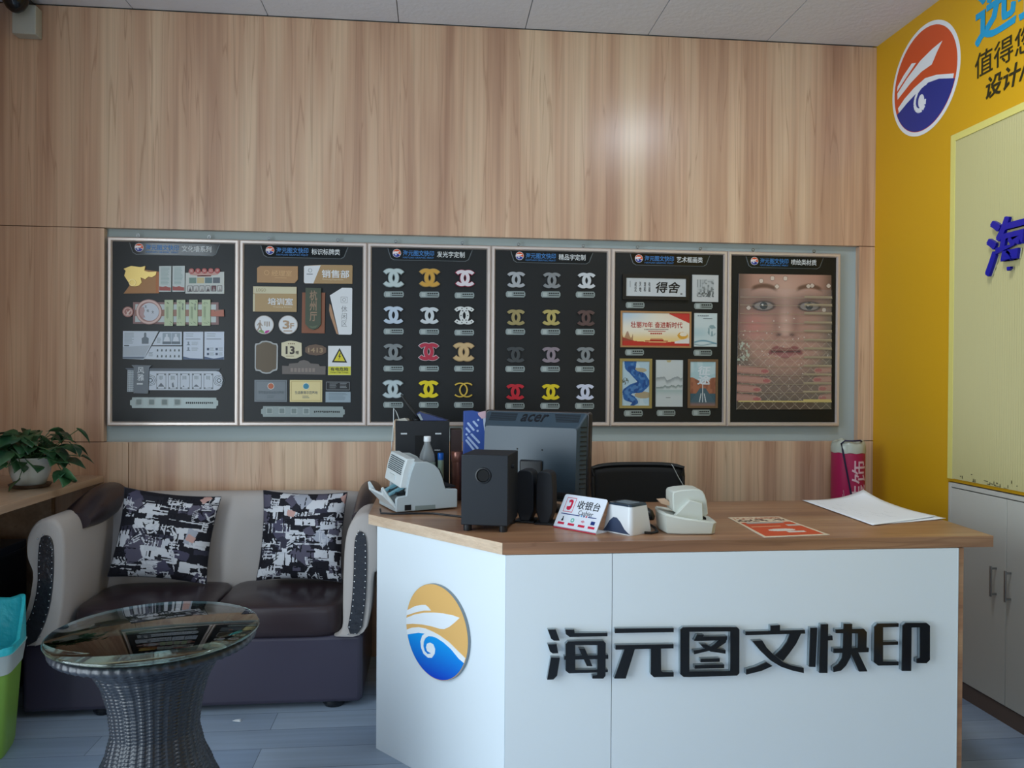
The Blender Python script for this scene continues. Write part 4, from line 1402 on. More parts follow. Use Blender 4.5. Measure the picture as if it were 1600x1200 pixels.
root, pts, yy = framed('framed_picture', 'small pale blue-green print of a sail over water', 544, 433, 691, 643, 2, pm('#b4b8b4'), 0.005, canvas(44, 62, sail_print))
b5.bars('print_caption', INK, 566, 447, 640, 456, 6, root, -0.0075, 0.5, vertical=True)
b5.bars('print_caption', INK, 600, 466, 660, 471, 1, root, -0.0075, 0.6)


def ribbon(X, Y):
    img = np.ones(X.shape + (3,)) * C('#aec6d0')
    img = mixc(img, sstep(.55, .7, noise2(X, Y, 2, 7)) * .35, '#d8e0dc')
    img = mixc(img, ((X - .78) ** 2 / .10 + (Y - .76) ** 2 / .006 < 1), '#a89878')
    img = mixc(img, ((X - .62) ** 2 / .08 + (Y - .20) ** 2 / .003 < 1), '#b0a484')
    img = mixc(img, ((X - .1) ** 2 / .02 + (Y - .45) ** 2 / .006 < 1) * sstep(.4, .6, noise2(X, Y, 4, 30)), '#5c6458')
    pts_ = [(.30, -.02), (.30, .10), (.34, .20), (.50, .30), (.72, .38), (.80, .48), (.66, .58), (.36, .62), (.16, .70), (.18, .80), (.40, .86), (.52, .92), (.36, .99)]
    wd = [.24, .22, .12, .13, .20, .22, .20, .16, .15, .14, .12, .08, .05]
    dmin = np.full(X.shape, 9.0)
    for i in range(len(pts_) - 1):
        for t in np.linspace(0, 1, 12):
            px, py = pts_[i][0] * (1 - t) + pts_[i + 1][0] * t, pts_[i][1] * (1 - t) + pts_[i + 1][1] * t
            w_ = wd[i] * (1 - t) + wd[i + 1] * t
            dmin = np.minimum(dmin, np.sqrt((X - px) ** 2 + ((Y - py) * 1.45) ** 2) / w_)
    img = mixc(img, dmin < .95, '#2c5f9c')
    img = mixc(img, (dmin < .95) * sstep(.5, .6, noise2(X * 1.3, Y, 9, 13)) * .7, '#1b3f7c')
    img = mixc(img, (dmin < .55) * sstep(.55, .65, noise2(X, Y * 1.4, 12, 11)) * .6, '#5c8cbc')
    return img


root, pts, yy = framed('framed_picture', 'tall picture of a winding blue ribbon in a pale gold frame, lower left', 74, 718, 277, 1027, 17, pm('#a09058', 0.35, 0.4), 0.010, canvas(76, 116, ribbon))


def misty(X, Y):
    img = np.ones(X.shape + (3,)) * C('#c2c8c6')
    for cy, amp, fr, sd, col, fade in ((.44, .09, 3.2, 1, '#7c8484', .12), (.58, .06, 4.0, 7, '#5c7068', .08)):
        ridge = cy - amp * noise2(X, X * 0 + .3, sd, fr * 3) * sstep(.1, .5, X if sd == 7 else 1 - np.abs(X - .5))
        img = mixc(img, (Y > ridge) * sstep(ridge + fade, ridge, Y) * .8, col)
    img = mixc(img, (Y > .635) * sstep(.80, .64, Y) * .6, '#8ca8a4')
    img = mixc(img, (np.abs(X - .46) < .08) * (np.abs(Y - .81) < .008), '#2c3434')
    img = mixc(img, (Y < .05) * (np.abs(X - .48) < .08 - (Y - 0.02)), '#b8a878')
    return img


root, pts, yy = framed('framed_picture', 'tall frameless misty mountain lake print in grey', 302, 726, 473, 1018, 2, pm('#b0b4b2'), 0.006, canvas(64, 108, misty))


def road(X, Y):
    img = np.ones(X.shape + (3,)) * C('#a8c4c8')
    img = mixc(img, sstep(.4, .6, noise2(X, Y, 6, 5)) * (Y < .36) * .4, '#d0dcdc')
    cliff = (Y > .36 + .10 * sstep(.05, .5, X) * (X < .5) + .10 * sstep(.95, .5, X) * (X >= .5)) * (Y < .76)
    img = mixc(img, cliff, '#a4694c')
    img = mixc(img, cliff * sstep(.4, .7, noise2(X, Y, 11, 12)) * .6, '#7c4a38')
    vp = np.abs(X - .5) < .05 + 1.2 * (Y - .55)
    img = mixc(img, (Y > .72), '#3f5a64')
    img = mixc(img, (Y > .60) * vp, '#48606a')
    for k in (-1, 0, 1):
        img = mixc(img, (Y > .72) * (Y < .92) * (np.abs((X - .5) - k * .35 * (Y - .55)) < .018), '#c8d0d0')
    img = mixc(img, (np.abs(X - .5) < .01) * (Y > .48) * (Y < .74), '#d0d4d0')
    img = mixc(img, sstep(.9, 1.0, Y) * .6, '#a87058')
    return img


root, pts, yy = framed('framed_picture', 'tall desert road picture with white brush characters in a brown frame, lower right', 504, 722, 695, 1027, 15, pm('#74583c'), 0.010, canvas(70, 116, road))
b5.text('brush_characters', '征\n途', pm('#d4dce0'), 566, 766, 648, 880, root, yy - 0.0008, 0.03, shear=0.1)
for a, b_ in ((170, 386), (603, 390), (168, 680), (600, 682), (163, 1059), (368, 1058), (591, 1057)):
    b5.nameplate(a, b_, 124, 38)

# --- board six: printed face behind overlapping clear strips
b6 = boards[5]


def face_img(X, Y):
    # X 0..1 left to right, Y 0..1 top to bottom
    img = np.ones(X.shape + (3,)) * C('#b08674')
    g = lambda cx, cy, sx, sy: np.exp(-(((X - cx) / sx) ** 2 + ((Y - cy) / sy) ** 2))
    img = mixc(img, 1 - sstep(-.02, .20, X) * sstep(1.02, .82, X), '#6c5648')
    img = mixc(img, g(.5, .10, .25, .12) * .5, '#d4b4a2')
    img = mixc(img, g(.17, .38, .14, .10) * .55, '#c0706a')
    img = mixc(img, g(.50, .32, .06, .20) * .55, '#d8b4a4')
    for s, cx in ((-1, .27), (1, .76)):
        img = mixc(img, g(cx, .222, .19, .065) * .95, '#5e463e')
        yb = .085 + .35 * (X - cx) ** 2 * 4
        img = mixc(img, sstep(.026, .006, np.abs(Y - yb)) * sstep(.16, .10, np.abs(X - cx)) * .85, '#5c4232')
        e = ((X - cx) / .115) ** 2 + ((Y - .235) / .034) ** 2
        img = mixc(img, sstep(1.5, .95, e), '#3e302c')
        img = mixc(img, sstep(.85, .6, e), '#8c8480')
        img = mixc(img, ((X - cx) / .042) ** 2 + ((Y - .233) / .027) ** 2 < 1, '#2c3438')
        img = mixc(img, ((X - cx + .012) / .012) ** 2 + ((Y - .226) / .008) ** 2 < 1, '#d0d4d4')
    img = mixc(img, g(.405, .36, .04, .12) * .6, '#8c6258')
    img = mixc(img, g(.615, .36, .04, .12) * .6, '#8c6258')
    for cx in (.435, .575):
        img = mixc(img, g(cx, .447, .030, .014) * 1.0, '#4c2c28')
    img = mixc(img, g(.505, .425, .05, .02) * .5, '#dcb8a8')
    img = mixc(img, g(.505, .465, .11, .012) * .5, '#8c5c50')
    lip = ((X - .51) / .185) ** 2 + ((Y - .575 - .012 * np.cos((X - .51) * 30)) / .040) ** 2
    img = mixc(img, sstep(1.15, .8, lip), '#8a4a48')
    img = mixc(img, sstep(.010, .002, np.abs(Y - .572)) * (np.abs(X - .51) < .16), '#4c2424')
    img = mixc(img, g(.51, .60, .10, .014) * .4, '#c08480')
    img = mixc(img, g(.51, .645, .10, .012) * .5, '#8c6054')
    jaw = sstep(.62, .84, Y + .8 * (X - .51) ** 2)
    img = mixc(img, jaw * .8, '#5e5448')
    img = mixc(img, sstep(.85, .95, Y) * .6, '#4c4438')
    # veil net over the lower half
    net = (np.abs(((X * 9 + Y * 13) % 1) - .5) > .465) | (np.abs(((X * 9 - Y * 13) % 1) - .5) > .465)
    img = mixc(img, net * sstep(.38, .55, Y) * .38, '#d8c8b0')
    # fingers at both lower sides
    for s, cx in ((1, .0), (-1, 1.0)):
        for k in range(4):
            cy = .70 + .07 * k
            ln = (.34, .36, .26, .26)[k] * (1.0 if s > 0 else .55)
            dx = (X - cx) * s
            f = (dx < ln) * (np.abs(Y - cy - dx * .06) < .030 * np.sqrt(np.clip(1 - (dx / ln) ** 4, 0, 1)))
            img = mixc(img, f * .95, '#b48474')
            img = mixc(img, f * (np.abs(Y - cy - dx * .06) > .020) * .5, '#7c5448')
            img = mixc(img, (((X - cx - s * (ln - .05)) / .04) ** 2 + ((Y - cy - ln * .05) / .012) ** 2 < 1), '#a85a58')
    rs = np.random.RandomState(3)
    for (gx, gy) in [(.24, .05), (.36, .03), (.41, .09), (.50, .03), (.79, .08), (.11, .25), (.92, .26), (.75, .085), (.97, .08), (.53, .285), (.09, .57), (.96, .60)] + [(rs.rand(), .28 + .7 * rs.rand()) for _ in range(46)]:
        big = gy < .27
        rr = .022 if big else .007
        e = ((X - gx) / rr) ** 2 + ((Y - gy) / (rr * .68)) ** 2
        img = mixc(img, (e < 1) * (.8 if big else .7), '#dccfc0')
        img = mixc(img, (e < 1.7) * (e >= 1) * .5, '#5c4a40')
    gems = (X < .13) * (Y > .50) * (Y < .64) * (noise2(X, Y, 21, 60) > .62)
    img = mixc(img, gems * .8, '#b8c4b0')
    # greyer tint of the covered areas
    img = mixc(img, sstep(.70, 1.0, X) * sstep(.1, .3, Y) * .25, '#7c8474')
    return img


tl, tr, brr, bl = b6.P(97, 212), b6.P(634, 214), b6.P(622, 1012), b6.P(82, 1010)
pic = picture('portrait_print', M_print, [tl, tr, brr, bl], canvas(150, 200, face_img), -0.0075, b6.o, thick=0.002)
pic['label'] = 'large printed close-up of a woman face with gems'
M_strip = mat('clear_film_strip', '#ffffff', 0.08, spec=0.6, alpha=0.025)
M_strip_edge = mat('film_strip_edge', '#a5987e', 0.4)
edges = [(350, 0), (396, 1), (446, 0), (500, 0), (550, 0), (604, 0), (654, 0), (706, 0), (757, 0), (808, 0), (860, 0), (911, 0), (962, 2)]
for k, (yb, kind) in enumerate(edges):
    ytop = 214
    dx = -10 * (yb - 212) / 800
    y_ = -0.0085 - 0.0008 * (len(edges) - k)
    q = MB()
    b6.rect(100 + dx, yb - 52, 633 + dx, yb, q, y_, y_ + 0.0003)
    s_ = q.build('clear_strip', M_strip, b6.o)
    q = MB()
    b6.rect(101 + dx, yb - (1.2 if kind != 2 else 4), 633 + dx, yb + (1.0 if kind != 2 else 4), q, y_ - 0.0005, y_)
    b6.rect(470 + dx, yb - 10, 631 + dx, yb, q, y_ - 0.0005, y_)
    q.build('strip_edge', M_strip_edge if kind != 2 else mat('yellow_strip_edge', '#cdbb78', 0.4), s_)
# ------------------------------------------------------------------ ceiling lamp that gives the soft highlight on the panelling
lp = thing('ceiling_lamp', 'square flush white panel lamp in the tiled ceiling above the desk', 'ceiling lamp', (1.33, 2.24, H))
MB().box(-0.298, 0.298, -0.298, 0.298, -0.008, -0.0005).build('lamp_frame', M_paint, lp)
MB().box(-0.17, 0.17, -0.17, 0.17, -0.0095, -0.0082).build('diffuser', mat('lamp_diffuser', '#ffffff', 0.5, emit='#e6f2ff', es=45.0), lp)

# ------------------------------------------------------------------ sofa
def smooth_profile(pts, n=3):
    """Chaikin corner cutting on a closed outline"""
    for _ in range(n):
        q = []
        for i in range(len(pts)):
            a, b_ = pts[i], pts[(i + 1) % len(pts)]
            q.append((a[0] * .75 + b_[0] * .25, a[1] * .75 + b_[1] * .25))
            q.append((a[0] * .25 + b_[0] * .75, a[1] * .25 + b_[1] * .75))
        pts = q
    return pts


M_leather = mat('dark_brown_leather', '#33282c', 0.30, spec=0.55)
add_bump(M_leather, 26, 0.12, 0.004, 4)
M_leather2 = mat('sofa_base_leather', '#403c4c', 0.33, spec=0.6)
add_bump(M_leather2, 10, 0.10, 0.006, 3)
M_velvet = mat('greige_fabric', '#b8b1ac', 0.85, spec=0.2)
add_bump(M_velvet, 160, 0.25, 0.001, 2)
M_strip_leather = mat('glossy_strip_leather', '#2b2d33', 0.2, spec=0.7)
add_bump(M_strip_leather, 40, 0.5, 0.006, 3)
M_stud = mat('nickel_stud', '#b8b8b8', 0.2, 0.95)
SX, SY = -0.92, 3.42
sofa = thing('sofa', 'two-seat sofa with greige scrolled arms and dark brown leather seats against the back wall', 'sofa', (SX, SY, 0))
Xl, Xr = -1.575 - SX, -0.272 - SX
FY = 3.17 - SY
BYK = 3.725 - SY
MB().box(Xl + 0.01, Xr - 0.005, FY, BYK - 0.03, 0.022, 0.295).build('base', M_leather2, sofa, bevel=0.02, seg=4)
for x_, y_ in ((Xl + .30, FY + .05), (Xr - .12, FY + .05), (Xl + .12, BYK - .1), (Xr - .12, BYK - .1)):
    MB().lathe([(0.038, 0.0), (0.045, 0.012), (0.045, 0.030)], (x_, y_, 0.0), 18).build('foot', M_black_acr, sofa)


def cushion(name, x0, x1, y0, y1, z0, z1, m, puff=0.012, parent=None, n=14):
    """closed puffed slab: superellipse section lofted through rings"""
    rings = []
    cx, cy = (x0 + x1) / 2, (y0 + y1) / 2
    hx, hy = (x1 - x0) / 2, (y1 - y0) / 2
    N_ = 48
    e = 0.16
    lv = [(0.0, .90), (.10, .97), (.25, 1.0), (.75, 1.0), (.90, .975), (.97, .93), (1.0, .86)]
    def pt(s, z):
        r = []
        for i in range(N_):
            a = 2 * math.pi * i / N_
            c_, s_ = math.cos(a), math.sin(a)
            X_ = math.copysign(abs(c_) ** (2 * e), c_)
            Y_ = math.copysign(abs(s_) ** (2 * e), s_)
            r.append((cx + X_ * (hx - (1 - s) * 0.12), cy + Y_ * (hy - (1 - s) * 0.12), z))
        return r
    for t, s in lv:
        rings.append(pt(s, z0 + (z1 - z0) * t))
    for s, dz in ((.6, .4), (.2, .75), (-.4, .95)):
        rings.append(pt(s, z1 + puff * dz))
    mb_ = MB().loft(rings)
    return mb_.build(name, m, parent, smooth=True, ang=80)


cushion('seat_cushion', -1.40 - SX, -0.868 - SX, 3.185 - SY, 3.60 - SY, 0.292, 0.412, M_leather, 0.018, sofa)
cushion('seat_cushion', -0.862 - SX, -0.352 - SX, 3.150 - SY, 3.60 - SY, 0.292, 0.415, M_leather, 0.018, sofa)
# back rest: one padded slab with a rounded top
prof = smooth_profile([(3.555, .25), (3.725, .25), (3.725, .74), (3.715, .795), (3.66, .805), (3.61, .78), (3.585, .60), (3.565, .40)], 2)
bk = MB()
rings = []
for k in range(9):
    x_ = -1.46 + (1.13) * k / 8
    dz = 0.0 if 0 < k < 8 else -0.01
    rings.append([(x_ - SX, p[0] - SY, p[1] + dz) for p in prof])
bk.loft(rings)
bk.build('back_rest', M_velvet, sofa, smooth=True, ang=60)


def arm(mirror):
    s = -1 if mirror else 1
    # section in XZ for the left arm: rolls outwards at the top, sweeps outwards to the foot
    if not mirror:
        out = [(-1.590, .295), (-1.570, .33), (-1.540, .40), (-1.512, .50), (-1.505, .57), (-1.518, .60), (-1.532, .64), (-1.530, .72), (-1.490, .775), (-1.430, .778), (-1.398, .735), (-1.392, .65), (-1.395, .50), (-1.405, .40), (-1.43, .295)]
        strip = [(-1.582, .297), (-1.500, .297), (-1.466, .36), (-1.442, .44), (-1.430, .54), (-1.428, .66), (-1.438, .706), (-1.460, .716), (-1.480, .702), (-1.487, .62), (-1.486, .52), (-1.508, .42), (-1.545, .35)]
    else:
        out = [(-0.395, .30), (-0.370, .30), (-0.350, .33), (-0.352, .42), (-0.350, .56), (-0.344, .68), (-0.325, .745), (-0.290, .785), (-0.240, .785), (-0.215, .74), (-0.212, .64), (-0.215, .55), (-0.235, .545), (-0.242, .40), (-0.262, .295)]
        strip = [(-0.335, .31), (-0.278, .31), (-0.262, .42), (-0.256, .54), (-0.257, .66), (-0.264, .702), (-0.283, .716), (-0.301, .702), (-0.308, .65), (-0.309, .54), (-0.316, .42)]
    o2 = smooth_profile(out, 2)
    cx = sum(p[0] for p in out) / len(out)
    cz = 0.60
    mb_ = MB()
    rings = []
    y0, y1 = 3.135, 3.70
    for t, k in ((0.0, .90), (.010, .96), (.03, 1.0), (.3, 1.0), (.7, 1.0), (.97, 1.0), (1.0, .96)):
        rings.append([((cx + (p[0] - cx) * k) - SX, y0 + (y1 - y0) * t - SY, cz + (p[1] - cz) * (k if p[1] > .5 else 1.0)) for p in o2])
    mb_.loft(rings)
    a = mb_.build('arm', M_velvet, sofa, smooth=True, ang=60)
    st = smooth_profile(strip, 1)
    s1 = MB().prism([(p[0] - SX, p[1]) for p in st], 3.128 - SY, 3.137 - SY).build('leather_strip', M_strip_leather, a, bevel=0.002)
    sd = MB()
    n = len(strip)
    for i in range(n):
        p, q_ = strip[i], strip[(i + 1) % n]
        ln = math.hypot(q_[0] - p[0], q_[1] - p[1])
        m_ = max(1, int(ln / 0.024))
        for j in range(m_):
            t = j / m_
            x_, z_ = p[0] + (q_[0] - p[0]) * t, p[1] + (q_[1] - p[1]) * t
            ccx = sum(w_[0] for w_ in strip) / n
            x_ += 0.006 * (1 if ccx > x_ else -1)
            sd.lathe([(0.0030, 0.0), (0.0024, 0.0016), (0.0008, 0.0024)], (x_ - SX, 3.128 - SY, z_), 8, axis='y')
    sd.build('stud_row', M_stud, s1, smooth=True)
    return a


a_ = arm(False)
b_ = arm(True)
# dark leather scroll rising over the back end of each arm
for x0, x1 in ((-1.50, -1.365), (-0.335, -0.235)):
    sc_ = MB()
    rings = []
    for k in range(9):
        t = k / 8
        yk = 3.30 + .38 * t
        rz_ = 0.035 + 0.04 * math.sin(t * math.pi * .75)
        zc = .735 + 0.045 * t
        rings.append([((x0 + x1) / 2 + (x1 - x0) / 2 * (1.0 + .1 * t) * math.cos(R(a)) - SX, yk - SY, zc + rz_ * math.sin(R(a))) for a in range(0, 360, 20)])
    sc_.loft(rings)
    sc_.build('arm_scroll', M_leather, sofa, smooth=True, ang=70)


# ------------------------------------------------------------------ throw pillows
def collage(seed, n=150):
    rs = np.random.RandomState(seed)
    rnd = random.Random(seed)
    img = np.ones((n, n, 3)) * C('#23232a')
    Y, X = np.mgrid[0:n, 0:n] / n
    cols = ['#d2d4d9', '#d2d4d9', '#d2d4d9', '#c6c9d0', '#d2d4d9', '#23232a', '#2b2b33', '#5b5868', '#3a3a48']
    def rect(cx, cy, w_, h_, a, col):
        ca, sa = math.cos(a), math.sin(a)
        u = (X - cx) * ca + (Y - cy) * sa
        v = -(X - cx) * sa + (Y - cy) * ca
        rag = 0.012 * (noise2(X, Y, seed + int(cx * 50), 34) - .5)
        img[(np.abs(u) < w_ / 2 + rag) & (np.abs(v) < h_ / 2 + rag)] = C(col)
    for _ in range(70):
        rect(rnd.random(), rnd.random(), rnd.uniform(.08, .30), rnd.uniform(.04, .13), rnd.choice([0, 0, .1, -.1, .12]), rnd.choice(cols))
    for _ in range(9):
        rect(rnd.random(), rnd.random(), rnd.uniform(.1, .2), rnd.uniform(.1, .2), rnd.uniform(-1, 1), rnd.choice(['#5b5868', '#4e4c60', '#5b5868', '#a8acb8']))
    # blocky letter-like strokes
    for _ in range(64):
        cx, cy = rnd.random(), rnd.random()
        a = rnd.choice([0, 0, .12, -.1, -.6])
        col = rnd.choice(['#c6c8ce', '#c6c8ce', '#1d1d24', '#1d1d24'])
        s = rnd.uniform(.05, .10)
        for k in range(rnd.randint(2, 5)):
            if rnd.random() < .5:
                rect(cx + (k - 1) * s * .5, cy, s * .16, s * 1.1, a, col)
            else:
                rect(cx, cy + (k - 1.5) * s * .36, s * 1.1, s * .15, a, col)
    for _ in range(30):
        rect(rnd.random(), rnd.random(), rnd.uniform(.1, .4), .010, rnd.choice([0, 1.57, -.9, .1, 1.45]), rnd.choice(['#c6c8ce', '#1d1d24']))
    for _ in range(2):
        rect(rnd.random(), rnd.random(), .10, .07, rnd.uniform(-1, 1), '#c79f96')
    return img


M_pillow = attr_mat('pillow_print', 0.8, 0.2)
add_bump(M_pillow, 300, 0.2, 0.0006, 2)


def pillow(label, loc, size, rot, seed, thick=0.075, n=150):
    img = collage(seed, n)
    t = thing('throw_pillow', label, 'pillow', loc, 0.0, 'patterned pillows on the sofa')
    t.rotation_euler = rot
    vs, fs = [], []
    def P(u, v, side):
        # u, v in -1..1
        pinch_u = 1 - 0.075 * (1 - v * v) * 1.0
        pinch_v = 1 - 0.075 * (1 - u * u) * 1.0
        x_ = u * size[0] / 2 * (0.93 + 0.07 * abs(v) ** 2)
        z_ = v * size[1] / 2 * (0.93 + 0.07 * abs(u) ** 2)
        h_ = thick * ((1 - abs(u) ** 2.6) * (1 - abs(v) ** 2.6)) ** 0.62
        w_ = 0.004 * math.sin(u * 9 + v * 4) * (1 - u * u) * (1 - v * v)
        return (x_, -side * (h_ + w_) , z_ + size[1] / 2)
    m_ = n
    for side in (1, -1):
        for j in range(m_ + 1):
            for i in range(m_ + 1):
                vs.append(P(-1 + 2 * i / m_, 1 - 2 * j / m_, side))
    off = (m_ + 1) ** 2
    cols = []
    for side in range(2):
        for j in range(m_):
            for i in range(m_):
                a = side * off + j * (m_ + 1) + i
                f = (a, a + m_ + 1, a + m_ + 2, a + 1)
                fs.append(f if side == 0 else f[::-1])
                cols.append(img[j, i])
    me = bpy.data.meshes.new('cover')
    me.from_pydata(vs, [], fs)
    att = me.color_attributes.new('print', 'FLOAT_COLOR', 'CORNER')
    d_ = np.ones((len(me.loops), 4), dtype=np.float32)
    d_[:, :3] = np.repeat(np.array(cols), 4, axis=0)
    att.data.foreach_set('color', d_.ravel())
    me.materials.append(M_pillow)
    bm = bmesh.new()
    bm.from_mesh(me)
    bmesh.ops.remove_doubles(bm, verts=bm.verts, dist=1e-5)
    bm.to_mesh(me)
    bm.free()
    for p in me.polygons:
        p.use_smooth = True
    o = bpy.data.objects.new('cover', me)
    COL.objects.link(o)
    o.parent = t
    # piped seam
    sm = MB()
    path = []
    for k in range(161):
        q_ = k / 160 * 4
        e, f = int(min(q_, 3.9999)), q_ - int(min(q_, 3.9999))
        u, v = [(-1 + 2 * f, 1), (1, 1 - 2 * f), (1 - 2 * f, -1), (-1, -1 + 2 * f)][e]
        path.append(P(u * 0.997, v * 0.997, 0))
    sm.tube(path, 0.0022, 6)
    sm.build('piped_seam', mat('pillow_piping', '#3a3a42', 0.8), t, smooth=True)
    return t


pillow('black, white and mauve patterned pillow leaning at the left end of the sofa', (-1.160, 3.455, 0.452), (0.40, 0.375), (R(-12), R(7), R(4)), 11)
pillow('black, white and mauve patterned pillow beside the right arm of the sofa', (-0.570, 3.445, 0.440), (0.365, 0.385), (R(-11), R(1.5), R(-3)), 27)

# ------------------------------------------------------------------ rattan coffee table with a glass top
M_rattan = mat('dark_resin_rattan', '#20242c', 0.36, spec=0.6)
M_glass = mat('green_tinted_glass', '#bcdccf', 0.015, trans=1.0, ior=1.5)
TX, TY = -0.755, 2.24
tb = thing('coffee_table', 'round dark woven rattan coffee table with a green-tinted glass top', 'table', (TX, TY, 0))
nu, rows = 144, 183
prof = [(0.0, .222), (.04, .218), (.10, .203), (.17, .178), (.24, .147), (.30, .122), (.355, .110), (.42, .117), (.48, .132), (.53, .156), (.565, .188), (.59, .226)]
def prad(z):
    for (a, ra), (b_, rb) in zip(prof, prof[1:]):
        if a <= z <= b_:
            t = (z - a) / (b_ - a)
            t = t * t * (3 - 2 * t) * .35 + t * .65
            return ra + (rb - ra) * t
    return prof[-1][1]
wv = MB()
vs, fs = [], []
for j in range(rows + 1):
    z = .59 * j / rows
    r0 = prad(z)
    for i in range(nu):
        a = 2 * math.pi * i / nu
        col_, row_ = i // 4, j // 3
        ph = (i % 4) / 4.0
        pz = ((j + (1.5 if col_ % 2 else 0)) % 3) / 3.0
        bump = 0.0044 * math.sin(math.pi * (ph + .125)) * (0.35 + .65 * abs(math.sin(math.pi * (pz + .17))))
        vs.append(((r0 + bump) * math.cos(a), (r0 + bump) * math.sin(a), z))
for j in range(rows):
    for i in range(nu):
        k = (i + 1) % nu
        fs.append((j * nu + i, j * nu + k, (j + 1) * nu + k, (j + 1) * nu + i))
wv.add(vs, fs)
wv.build('woven_base', M_rattan, tb)
# braided rim
rm = MB()
vs, fs = [], []
nr_, ns = 240, 10
for i in range(nr_):
    a = 2 * math.pi * i / nr_
    for j in range(ns):
        b_ = 2 * math.pi * j / ns
        rr = 0.014 + 0.0020 * math.sin(i * 2 * math.pi / 4.0 + b_)
        vs.append(((0.247 + rr * math.cos(b_)) * math.cos(a), (0.247 + rr * math.cos(b_)) * math.sin(a), 0.597 + rr * .95 * math.sin(b_)))
for i in range(nr_):
    for j in range(ns):
        fs.append((i * ns + j, ((i + 1) % nr_) * ns + j, ((i + 1) % nr_) * ns + (j + 1) % ns, i * ns + (j + 1) % ns))
rm.add(vs, fs)
rm.build('braided_rim', M_rattan, tb, smooth=True)
MB().lathe([(0.236, 0.585), (0.243, 0.597), (0.238, 0.602), (0.02, 0.602)], (0, 0, 0), 64).build('woven_top', M_rattan, tb)
MB().lathe([(0.267, 0.6165), (0.2705, 0.618), (0.2718, 0.621), (0.2705, 0.624), (0.267, 0.6255)], (0, 0, 0), 128).build('glass_top', M_glass, tb, smooth=True, ang=50)
for k in range(5):
    a = R(20 + 72 * k)
    MB().lathe([(0.012, 0.6022), (0.012, 0.6163)], (0.185 * math.cos(a), 0.185 * math.sin(a), 0), 20).build('glass_pad', mat('clear_rubber_pad', '#e4eef0', 0.3), tb)

# ------------------------------------------------------------------ left counter, plant, bin
M_counter = wood('counter_oak_laminate', ('#a98c72', '#b99c80', '#c8ad92', '#93765e'), (9.0, 0.6, 9.0), rough=0.3, fine=0.14)
ct = thing('wall_counter', 'pale oak counter running along the left wall under the potted plant', 'counter', (-1.72, 2.6, 0))
MB().box(XL + 0.002 + 1.72, -1.492 + 1.72, 1.98 - 2.6, D - 0.002 - 2.6, 0.835, 0.865).build('counter_top', M_counter, ct, bevel=0.0015)
for yy in (2.0, 3.70):
    MB().box(XL + 0.002 + 1.72, -1.70 + 1.72, yy - 2.6, yy + 0.03 - 2.6, 0, 0.835).build('support_board', M_counter, ct)
M_shade_box = mat('dark_navy_shade', '#1e2530', 0.4)  # dark box added to stand for the dark shade under the counter
dc = thing('counter_shade_box', 'dark navy box added as the shade under the left counter, beside the sofa arm', 'case', (-1.82, 3.2, 0))
MB().box(-0.12, 0.09, -0.35, 0.35, 0.0, 0.62).build('shade_body', M_shade_box, dc, bevel=0.004)
MB().box(0.09, 0.098, -0.33, 0.33, 0.03, 0.59).build('shade_front', M_shade_box, dc, bevel=0.002)

pl = thing('potted_plant', 'leafy green pothos in a white bowl-shaped pot on the left counter', 'potted plant', (-1.625, 3.36, 0.865))
M_pot = mat('white_glazed_pot', '#c3c8c4', 0.25)
MB().lathe([(0.045, 0.0), (0.07, 0.003), (0.078, 0.016), (0.074, 0.016), (0.06, 0.008)], (0, 0, 0), 36).build('saucer', mat('brown_saucer', '#4c3c30', 0.4), pl, smooth=True, ang=50)
MB().lathe([(0.046, 0.010), (0.055, 0.014), (0.072, 0.06), (0.080, 0.112), (0.084, 0.116), (0.084, 0.124), (0.078, 0.124), (0.074, 0.112), (0.06, 0.11)], (0, 0, 0), 40).build('pot', M_pot, pl, smooth=True, ang=50)
MB().lathe([(0.070, 0.104), (0.02, 0.112)], (0, 0, 0), 24).build('soil', mat('potting_soil', '#2c241c', 0.9), pl)
M_leaf = mat('pothos_leaf', '#2f5a38', 0.35, spec=0.5)
N, L, b = nodes_of(M_leaf)
tc = N.new('ShaderNodeTexCoord')
nz = N.new('ShaderNodeTexNoise')
nz.inputs['Scale'].default_value = 14
L.new(tc.outputs['Object'], nz.inputs['Vector'])
cr = N.new('ShaderNodeValToRGB')
cr.color_ramp.elements[0].color = rgb('#1d3f2a')
cr.color_ramp.elements[0].position = .35
cr.color_ramp.elements[1].color = rgb('#3f6b42')
cr.color_ramp.elements[1].position = .7
L.new(nz.outputs['Fac'], cr.inputs['Fac'])
L.new(cr.outputs['Color'], b.inputs['Base Color'])
rnd = random.Random(5)
lf, stm = MB(), MB()


def leaf(base, direc, size, droop=0.3, roll=0.0):
    d_ = Vector(direc).normalized()
    up_ = Vector((0, 0, 1))
    s_ = d_.cross(up_)
    if s_.length < 1e-3:
        s_ = Vector((1, 0, 0))
    s_.normalize()
    n_ = s_.cross(d_)
    s_, n_ = s_ * math.cos(roll) + n_ * math.sin(roll), n_ * math.cos(roll) - s_ * math.sin(roll)
    out = [(0.0, 0.0), (-.10, .22), (.02, .42), (.28, .50), (.58, .38), (.82, .18), (1.05, 0.0)]
    vs, fs = [], []
    for t, w_ in out:
        for s in (-1, 0, 1):
            p = Vector(base) + d_ * (t * size) + s_ * (s * w_ * size) + n_ * ((abs(s) * w_ * .30 - droop * max(t, 0) ** 2) * size)
            vs.append(tuple(p))
    for i in range(len(out) - 1):
        for j in range(2):
            fs.append((i * 3 + j, i * 3 + j + 1, (i + 1) * 3 + j + 1, (i + 1) * 3 + j))
    lf.add(vs, fs)


